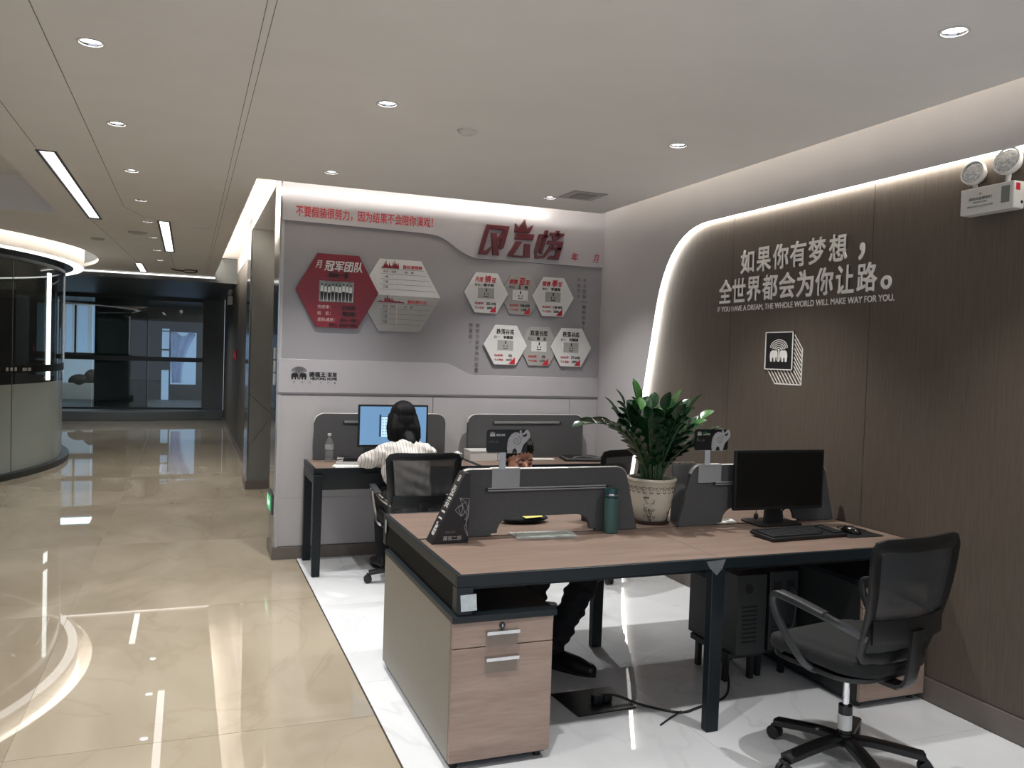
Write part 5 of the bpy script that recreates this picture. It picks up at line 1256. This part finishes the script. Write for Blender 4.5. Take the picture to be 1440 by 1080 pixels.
    for sg in (-1, 1):
        am = MB().tube([(sg*.205, -.235, .60), (sg*.262, -.16, .64), (sg*.272, -.02, .665), (sg*.275, .12, .68), (sg*.274, .150, .66), (sg*.270, .135, .60), (sg*.262, .06, .50), (sg*.235, -.01, .43), (sg*.12, -.02, .405)], .012, 8, smooth=5, flat=(.011, .014, (1, .2, 0))).build('armrest', arm_m, t, smooth=True)
        MB().tube([(sg*.270, -.10, .662), (sg*.274, .02, .682), (sg*.275, .115, .692)], .02, 8, flat=(.008, .024, (0, 0, 1)), smooth=3).build('arm_pad', arm_pad, am, smooth=True)
    return t
c0 = office_chair('black mesh office chair nearest, in front of the right pedestal', M_armg, M_armg)
c1 = copy_tree(c0); c1.location = (1.50, 5.72, 0); c1.rotation_euler.z = R(-2); c1.scale = (1, 1, .975); c1['label'] = 'black mesh office chair with chrome arms, the woman sits on it'
for ch in c1.children:
    if ch.name.startswith('armrest'):
        ch.data = ch.data.copy(); ch.data.materials[0] = M_chrome
c2 = copy_tree(c0); c2.location = (1.87, 4.76, 0); c2.rotation_euler.z = R(180); c2.scale = (1, 1, .92); c2['label'] = 'black office chair under the seated man, hidden by the near desk'
c3 = copy_tree(c0); c3.location = (2.84, 5.60, 0); c3.rotation_euler.z = R(24); c3['label'] = 'black office chair standing empty at the right wall desk, behind the plant'
c0.location = (2.50, 2.62, 0); c0.rotation_euler.z = R(9); c0.scale = (1, 1, 1.02)
# ================================================================ PEOPLE
def V3(*a): return Vector(a)
def capsule(m, pts, rad, seg=14, sc=None):
    """tapered limb with round ends; m an MB"""
    m.tube(pts, rad, seg, smooth=3)
    m.ball(pts[0], rad[0]*.99, seg=14); m.ball(pts[-1], rad[-1]*.99, seg=14)
def fuse(m, name, mt, parent, voxel, smooth=6, fn=None):
    """join overlapping volumes into ONE continuous skin"""
    me = bpy.data.meshes.new('tmp'); bmesh.ops.recalc_face_normals(m.bm, faces=m.bm.faces[:]); m.bm.to_mesh(me); m.bm.free()
    o = bpy.data.objects.new('tmp', me); COL.objects.link(o)
    r = o.modifiers.new('r', 'REMESH'); r.mode = 'VOXEL'; r.voxel_size = voxel
    s_ = o.modifiers.new('s', 'SMOOTH'); s_.factor = .5; s_.iterations = smooth
    bpy.context.view_layer.update()
    me2 = bpy.data.meshes.new_from_object(o.evaluated_get(bpy.context.evaluated_depsgraph_get()))
    bpy.data.objects.remove(o); bpy.data.meshes.remove(me)
    if fn:
        for v in me2.vertices: v.co = fn(v.co)
    off = origin(parent)
    for v in me2.vertices: v.co -= off
    for p in me2.polygons: p.use_smooth = True
    me2.name = name; me2.materials.clear(); me2.materials.append(mt)
    o = bpy.data.objects.new(name, me2); COL.objects.link(o); o.parent = parent
    return o
def head_shape(m, F):
    """head volumes in head space: origin at head centre, x right, y forward, z up, half height .118; F maps to world"""
    def el(c, r, s, seg=20): m.ball((0, 0, 0), 1, seg=seg, mt=F @ Matrix.Translation(c) @ Matrix.Diagonal((r*s[0], r*s[1], r*s[2], 1)))
    el((0, -.015, .030), .086, (.90, 1.08, 1.0), 24)          # cranium
    el((0, .020, -.030), .068, (.92, 1.0, 1.15))              # face
    el((0, .050, -.088), .030, (1.05, .9, .8))                # chin
    el((0, .035, -.075), .045, (1.05, .95, .7))               # jaw
    el((0, .094, -.022), .012, (.9, 1.1, 1.6)); el((0, .100, -.034), .013, (1.1, 1.0, .8))   # nose
    for s in (-1, 1):
        el((s*.033, .066, .006), .017, (1.2, .8, .6)); el((s*.030, .064, -.035), .026, (1, .8, 1))     # brow ridge, cheek
        el((s*.081, -.004, -.012), .022, (.35, .75, 1.25)); el((s*.012, .102, -.036), .008, (1, 1, .8))   # ear, nostril
    el((0, .088, -.058), .014, (1.6, .55, .40)); el((0, .087, -.066), .013, (1.4, .55, .45))      # lips
def face_parts(F, par, asleep, brow_m, lip_m):
    E = Matrix.Identity(4)
    for s in (-1, 1):
        MB().ball((0, 0, 0), 1, seg=16, mt=F @ Matrix.Translation((s*.031, .0735, -.004)) @ Matrix.Diagonal((.0135, .011, .0095, 1))).build('eyelid', M_skin2, par, smooth=True)
        if not asleep: MB().ball((0, 0, 0), 1, seg=14, mt=F @ Matrix.Translation((s*.031, .0775, -.005)) @ Matrix.Diagonal((.0105, .009, .005, 1))).build('eye', M_eye, par, smooth=True)
        MB().tube([F @ V3(s*.018, .0865, -.0085), F @ V3(s*.031, .0860, -.0105), F @ V3(s*.044, .079, -.0075)], .0014, 6, smooth=4).build('eyelashes', M_hair, par)
        MB().tube([F @ V3(s*.014, .086, .013), F @ V3(s*.030, .0855, .019), F @ V3(s*.048, .073, .013)], [.0035, .0042, .002], 6, smooth=4).build('eyebrow', brow_m, par)
    MB().tube([F @ V3(-.024, .086, -.062), F @ V3(-.008, .097, -.0605), F @ V3(.008, .097, -.0605), F @ V3(.024, .086, -.062)], [.002, .0045, .0045, .002], 8, smooth=4).build('lips', lip_m, par, smooth=True)
def hand(m, wrist, d, palm_n, side, curl=.5, s=1.0):
    """wrist point, direction of the hand, palm normal (down when resting), side +1: thumb towards d x palm_n"""
    d = Vector(d).normalized(); n = Vector(palm_n); n = (n-d*n.dot(d)).normalized(); x = d.cross(n)*side
    def pt(a, b, c): return Vector(wrist)+(d*a+x*b+n*c)*s
    for b in (-.027, -.009, .009, .027): m.tube([pt(.0, b*.6, 0), pt(.045, b, -.002), pt(.085, b*1.08, 0)], [.016*s, .0135*s, .0115*s], 10); 
    m.ball(pt(.04, 0, 0), .03*s, (1, 1, 1))
    for b, L in ((.027, .066), (.009, .076), (-.009, .070), (-.027, .055)):
        a1, a2, a3 = curl*.5, curl*1.2, curl*1.7
        p0 = pt(.075, b*1.05, 0); dd = lambda a: d*math.cos(a)+n*math.sin(a)
        p1 = p0+dd(a1)*L*.45*s; p2 = p1+dd(a2)*L*.32*s; p3 = p2+dd(a3)*L*.25*s
        m.tube([p0, p1, p2, p3], [.0095*s, .0085*s, .0078*s, .0062*s], 10, smooth=2); m.ball(p3, .0062*s)
    p0 = pt(.018, .024, .004); p1 = pt(.042, .046, .010); p2 = pt(.064, .056, .016); p3 = pt(.080, .058, .022)
    m.tube([p0, p1, p2, p3], [.014*s, .011*s, .0095*s, .007*s], 10, smooth=2); m.ball(p3, .007*s)
M_skin = mat('skin_tone', (158, 114, 96), .5, noise=(12, .06)); M_skin2 = mat('eyelid_skin', (140, 96, 80), .5, noise=(14, .05))
M_hair = mat('black_hair', (9, 9, 10), .62, spec=.2, noise=(40, .3, (8, 8, 1)), bump=(90, .6)); M_eye = mat('dark_eye', (24, 18, 16), .1, noise=(20, .05)); M_lip = mat('lip_tone', (150, 84, 76), .45, noise=(20, .05))
M_trous = mat('black_trousers', (12, 12, 14), .85, noise=(60, .2), bump=(30, .3)); M_shoe = mat('black_shoe', (9, 9, 10), .38, noise=(30, .1)); M_sole = mat('shoe_sole', (28, 27, 26), .7, noise=(30, .1))
# striped shirt
M_shirt = bpy.data.materials.new('striped_white_shirt'); M_shirt.use_nodes = True
nt = M_shirt.node_tree; b_ = nt.nodes['Principled BSDF']; tc = nt.nodes.new('ShaderNodeTexCoord'); wv = nt.nodes.new('ShaderNodeTexWave'); wv.wave_type = 'BANDS'; wv.bands_direction = 'X'
wv.inputs['Scale'].default_value = 16; wv.inputs['Distortion'].default_value = .9; wv.inputs['Detail Scale'].default_value = 1.5
rp = nt.nodes.new('ShaderNodeValToRGB'); rp.color_ramp.elements[0].position = .0; rp.color_ramp.elements[1].position = .16; rp.color_ramp.elements[0].color = (*lin((150, 146, 146)), 1); rp.color_ramp.elements[1].color = (*lin((226, 220, 214)), 1)
nt.links.new(tc.outputs['Object'], wv.inputs['Vector']); nt.links.new(wv.outputs['Fac'], rp.inputs['Fac']); nt.links.new(rp.outputs['Color'], b_.inputs['Base Color']); b_.inputs['Roughness'].default_value = .8
bn = nt.nodes.new('ShaderNodeTexNoise'); bn.inputs['Scale'].default_value = 16; bp_ = nt.nodes.new('ShaderNodeBump'); bp_.inputs['Strength'].default_value = .5; bp_.inputs['Distance'].default_value = .012
nt.links.new(tc.outputs['Object'], bn.inputs['Vector']); nt.links.new(bn.outputs['Fac'], bp_.inputs['Height']); nt.links.new(bp_.outputs['Normal'], b_.inputs['Normal'])
M_dshirt = mat('dark_jacket', (24, 26, 30), .85, noise=(30, .2), bump=(20, .4))

def shoe(par, heel, dr, s=1.0):
    dr = Vector(dr); dr.z = 0; dr.normalize(); sd = Vector((-dr.y, dr.x, 0)); h = Vector(heel)
    F = Matrix((sd, dr, Vector((0, 0, 1)))).transposed().to_4x4(); F.translation = h
    m = MB(); m.tube([F @ V3(0, .0, .055), F @ V3(0, .08, .05), F @ V3(0, .16, .036), F @ V3(0, .235, .028)], [.042*s, .045*s, .046*s, .034*s], 16, smooth=3)
    m.ball(F @ V3(0, .235, .028), .034*s); m.ball(F @ V3(0, 0, .055), .042*s); m.tube([F @ V3(0, .01, .06), F @ V3(0, .015, .11)], .04*s, 14)
    def flat_(c):
        return Vector((c.x, c.y, max(c.z, h.z+.012)))
    o = fuse(m, 'shoe', M_shoe, par, .006, 3, flat_)
    m = MB(); P = [(.034*math.sin(a)*(1.0 if math.cos(a) > 0 else .9), .125+.145*math.cos(a)) for a in [2*pi*k/20 for k in range(20)]]
    m.slab([(x*1.15, y) for x, y in P], lambda u, v, w: F @ V3(u, v, w), .013)
    m.build('sole', M_sole, o)
    return o
def person(lab, loc): return thing('person', lab, 'person', loc)

# ---- the woman, seen from behind, seated and leaning on her desk -------------
pw = person('woman with long black hair in a white striped shirt, seated at the monitor, back turned', (1.48, 5.70, 0))
HC = V3(1.462, 5.965, 1.125)
FW = Matrix.Translation(HC) @ Matrix.Rotation(R(4), 4, 'Z') @ Matrix.Rotation(R(-14), 4, 'X')
m = MB(); head_shape(m, FW)
capsule(m, [V3(1.465, 5.90, .955), V3(1.463, 5.935, 1.06)], [.052, .047])
capsule(m, [V3(1.47, 5.70, .56), V3(1.47, 5.76, .74), V3(1.466, 5.84, .88), V3(1.465, 5.885, .94)], [.115, .105, .115, .07])
for s in (-1, 1): capsule(m, [V3(1.466+s*.06, 5.87, .905), V3(1.466+s*.155, 5.875, .885)], [.055, .05])
# arms: left elbow out on the desk edge, right arm in front of her body
LA = [V3(1.315, 5.88, .880), V3(1.235, 5.95, .840), V3(1.205, 6.00, .822)]; LF = [V3(1.205, 6.00, .822), V3(1.28, 6.12, .80), V3(1.37, 6.17, .795)]
RA = [V3(1.615, 5.88, .880), V3(1.655, 5.96, .85), V3(1.67, 6.04, .825)]; RF = [V3(1.67, 6.04, .825), V3(1.63, 6.14, .81), V3(1.60, 6.20, .805)]
capsule(m, LA, [.045, .040, .035]); capsule(m, LF, [.035, .030, .025]); capsule(m, RA, [.045, .040, .035]); capsule(m, RF, [.035, .030, .025])
hand(m, LF[-1], V3(.9, .5, -.05), V3(0, 0, -1), 1, .35, .92); hand(m, RF[-1], V3(-.6, .75, -.05), V3(0, 0, -1), -1, .35, .92)
for s in (-1, 1):
    capsule(m, [V3(1.47+s*.09, 5.70, .56), V3(1.47+s*.10, 5.92, .555), V3(1.47+s*.10, 6.12, .54)], [.08, .07, .055])
    capsule(m, [V3(1.47+s*.10, 6.12, .54), V3(1.47+s*.10, 6.10, .30), V3(1.47+s*.10, 6.08, .11)], [.052, .045, .034])
fuse(m, 'body', M_skin, pw, .006, 4)
face_parts(FW, pw, False, M_hair, M_lip)
# shirt
m = MB()
capsule(m, [V3(1.47, 5.66, .52), V3(1.47, 5.69, .64), V3(1.47, 5.75, .76), V3(1.467, 5.83, .88)], [.155, .140, .145, .125])
m.ball((1.467, 5.845, .86), .1, (1.75, .95, .95)); m.ball((1.467, 5.88, .925), .07, (1.5, 1, .6))
for s in (-1, 1): capsule(m, [V3(1.466+s*.045, 5.868, .925), V3(1.466+s*.155, 5.873, .892)], [.066, .070]); m.ball((1.467+s*.150, 5.868, .872), .068, (1.05, 1, 1.0)); m.ball((1.467+s*.085, 5.84, .78), .10, (.95, .8, 1.3))
capsule(m, LA, [.064, .064, .058]); capsule(m, [LF[0], LF[1], LF[1].lerp(LF[2], .6)], [.058, .046, .036])
capsule(m, RA, [.064, .062, .055]); capsule(m, [RF[0], RF[1], RF[1].lerp(RF[2], .6)], [.055, .045, .036])
def folds(c):
    k = .004*math.sin(c.z*75+c.x*32)+.0035*math.sin(c.x*95-c.z*40+c.y*20)
    arm = 1.6 if (c.x < 1.32 or c.x > 1.64) else .7
    return Vector((c.x+k*arm*.5, c.y-k*arm, c.z+k*arm*.5))
sh = fuse(m, 'shirt', M_shirt, pw, .008, 5, folds)
m = MB(); ring_ = []
for k in range(16):
    a = 2*pi*k/16; ring_.append(V3(1.465+.062*math.cos(a), 5.90+.058*math.sin(a), .975-.012*math.sin(a)))
m.tube(ring_, .012, 8, closed=True, flat=(.020, .006, (0, 0, 1))).build('collar', M_shirt, sh, smooth=True)
# trousers
m = MB()
capsule(m, [V3(1.40, 5.66, .53), V3(1.54, 5.66, .53)], [.12, .12])
for s in (-1, 1):
    capsule(m, [V3(1.47+s*.09, 5.68, .56), V3(1.47+s*.10, 5.92, .56), V3(1.47+s*.105, 6.13, .545)], [.098, .085, .070])
    capsule(m, [V3(1.47+s*.105, 6.13, .54), V3(1.47+s*.10, 6.11, .30), V3(1.47+s*.10, 6.09, .12)], [.068, .062, .055])
fuse(m, 'trousers', M_trous, pw, .01, 5)
for s in (-1, 1): shoe(pw, (1.47+s*.10, 6.06, .0), (s*.1, 1, 0), .9)
# hair: cap plus long lengths down the back
m = MB()
def el(c, r, s): m.ball((0, 0, 0), 1, seg=22, mt=FW @ Matrix.Translation(c) @ Matrix.Diagonal((r*s[0], r*s[1], r*s[2], 1)))
el((0, -.022, .040), .098, (.96, 1.05, 1.0)); el((0, -.045, -.02), .092, (1.0, .85, 1.2))
hb = [V3(1.462, 5.90, 1.10), V3(1.460, 5.862, 1.03), V3(1.468, 5.835, .98)]
for dx, r0, r1, dz in ((-.055, .045, .030, .01), (-.02, .055, .034, .03), (.02, .055, .034, .03), (.055, .045, .032, .0)):
    capsule(m, [V3(1.462+dx, 5.915, 1.14), V3(1.460+dx*1.35, 5.878, 1.06), V3(1.462+dx*1.30, 5.862, .985+dz)], [r0, r0*.95, r1])
capsule(m, [V3(1.475, 5.865, 1.02), V3(1.482, 5.800, .975), V3(1.484, 5.775, .935), V3(1.484, 5.765, .915)], [.05, .042, .034, .022])
for s in (-1, 1): capsule(m, [V3(1.462+s*.075, 5.96, 1.15), V3(1.462+s*.090, 5.93, 1.07), V3(1.462+s*.098, 5.90, 1.0)], [.035, .036, .026])
def strands(c):
    k = .0009*math.sin(c.x*520)+.0008*math.sin(c.x*230+c.y*100)
    return Vector((c.x, c.y-k, c.z))
hr = fuse(m, 'hair', M_hair, pw, .006, 5, strands)
# ---- the man behind the left screen: head down, legs under the desk -----------
pm = person('man with short black hair looking down behind the left felt screen, black trousers and shoes', (1.80, 4.66, 0))
HM = V3(1.772, 4.44, 1.035)
FM_ = Matrix.Translation(HM) @ Matrix.Rotation(R(180+8), 4, 'Z') @ Matrix.Rotation(R(-16), 4, 'X') @ Matrix.Scale(1.03, 4)
m = MB(); head_shape(m, FM_)
capsule(m, [V3(1.79, 4.56, .86), V3(1.78, 4.50, .97)], [.062, .056])
capsule(m, [V3(1.81, 4.80, .50), V3(1.81, 4.78, .64), V3(1.80, 4.68, .78), V3(1.79, 4.60, .86)], [.14, .13, .14, .09])
for s in (-1, 1): capsule(m, [V3(1.80+s*.08, 4.62, .84), V3(1.80+s*.17, 4.63, .81)], [.06, .058])
ML = [V3(1.98, 4.62, .81), V3(2.04, 4.60, .70), V3(2.04, 4.58, .60)]; MLf = [V3(2.04, 4.58, .60), V3(1.97, 4.50, .615), V3(1.91, 4.44, .625)]
MR = [V3(1.62, 4.62, .81), V3(1.56, 4.60, .70), V3(1.56, 4.58, .60)]; MRf = [V3(1.56, 4.58, .60), V3(1.64, 4.50, .615), V3(1.70, 4.44, .625)]
for A in (ML, MR): capsule(m, A, [.05, .045, .04])
for A in (MLf, MRf): capsule(m, A, [.04, .034, .028])
hand(m, MLf[-1], V3(-.3, -.9, -.06), V3(0, 0, -1), -1, .4); hand(m, MRf[-1], V3(.3, -.9, -.06), V3(0, 0, -1), 1, .4)
K1, K2 = V3(2.02, 3.99, .475), V3(1.76, 4.05, .50)
A1, A2 = V3(1.80, 3.93, .12), V3(1.62, 3.98, .12)
for hip, kn, an in ((V3(1.90, 4.76, .52), K1, A1), (V3(1.72, 4.76, .52), K2, A2)):
    capsule(m, [hip, hip.lerp(kn, .5), kn], [.085, .075, .058]); capsule(m, [kn, kn.lerp(an, .45), an], [.055, .05, .036])
fuse(m, 'body', M_skin, pm, .006, 4)
face_parts(FM_, pm, True, M_hair, M_lip)
m = MB()
def el(c, r, s): m.ball((0, 0, 0), 1, seg=24, mt=FM_ @ Matrix.Translation(c) @ Matrix.Diagonal((r*s[0], r*s[1], r*s[2], 1)))
el((0, -.024, .050), .093, (.93, 1.05, .92)); el((0, -.05, .0), .078, (1.05, .8, 1.0)); el((0, .030, .088), .045, (1.3, .9, .5))
for s in (-1, 1): el((s*.075, -.01, .015), .022, (.5, 1.2, 1.6))
fuse(m, 'hair', M_hair, pm, .005, 2, lambda c: Vector((c.x+.0018*math.sin(c.z*310+c.y*90), c.y+.0018*math.sin(c.x*330), c.z+.002*math.sin(c.x*260+c.y*240))))
m = MB()
capsule(m, [V3(1.81, 4.80, .50), V3(1.81, 4.78, .64), V3(1.80, 4.68, .77), V3(1.79, 4.62, .83)], [.165, .155, .165, .12])
for s in (-1, 1): m.ball((1.80+s*.17, 4.63, .80), .083); capsule(m, [V3(1.80+s*.055, 4.615, .855), V3(1.80+s*.165, 4.63, .815)], [.075, .08])
for A in (ML, MR): capsule(m, A, [.072, .065, .056])
for A in (MLf, MRf): capsule(m, [A[0], A[1], A[1].lerp(A[2], .7)], [.056, .048, .042])
fuse(m, 'jacket', M_dshirt, pm, .009, 5)
m = MB()
capsule(m, [V3(1.74, 4.78, .50), V3(1.88, 4.78, .50)], [.14, .14])
for hip, kn, an in ((V3(1.90, 4.76, .52), K1, A1), (V3(1.72, 4.76, .52), K2, A2)):
    capsule(m, [hip, hip.lerp(kn, .5), kn], [.105, .095, .078]); capsule(m, [kn, kn.lerp(an, .35), kn.lerp(an, .7), an], [.077, .075, .066, .060])
def tf(c):
    k = .004*math.sin(c.z*60+c.y*30)+.003*math.sin(c.z*110+c.x*50)
    return Vector((c.x+k, c.y-k, c.z))
fuse(m, 'trousers', M_trous, pm, .009, 4, tf)
shoe(pm, (A1.x-.02, A1.y+.02, .0), (.62, -.75, 0), 1.08); shoe(pm, (A2.x, A2.y+.02, .0), (-.1, -1, 0), 1.08)
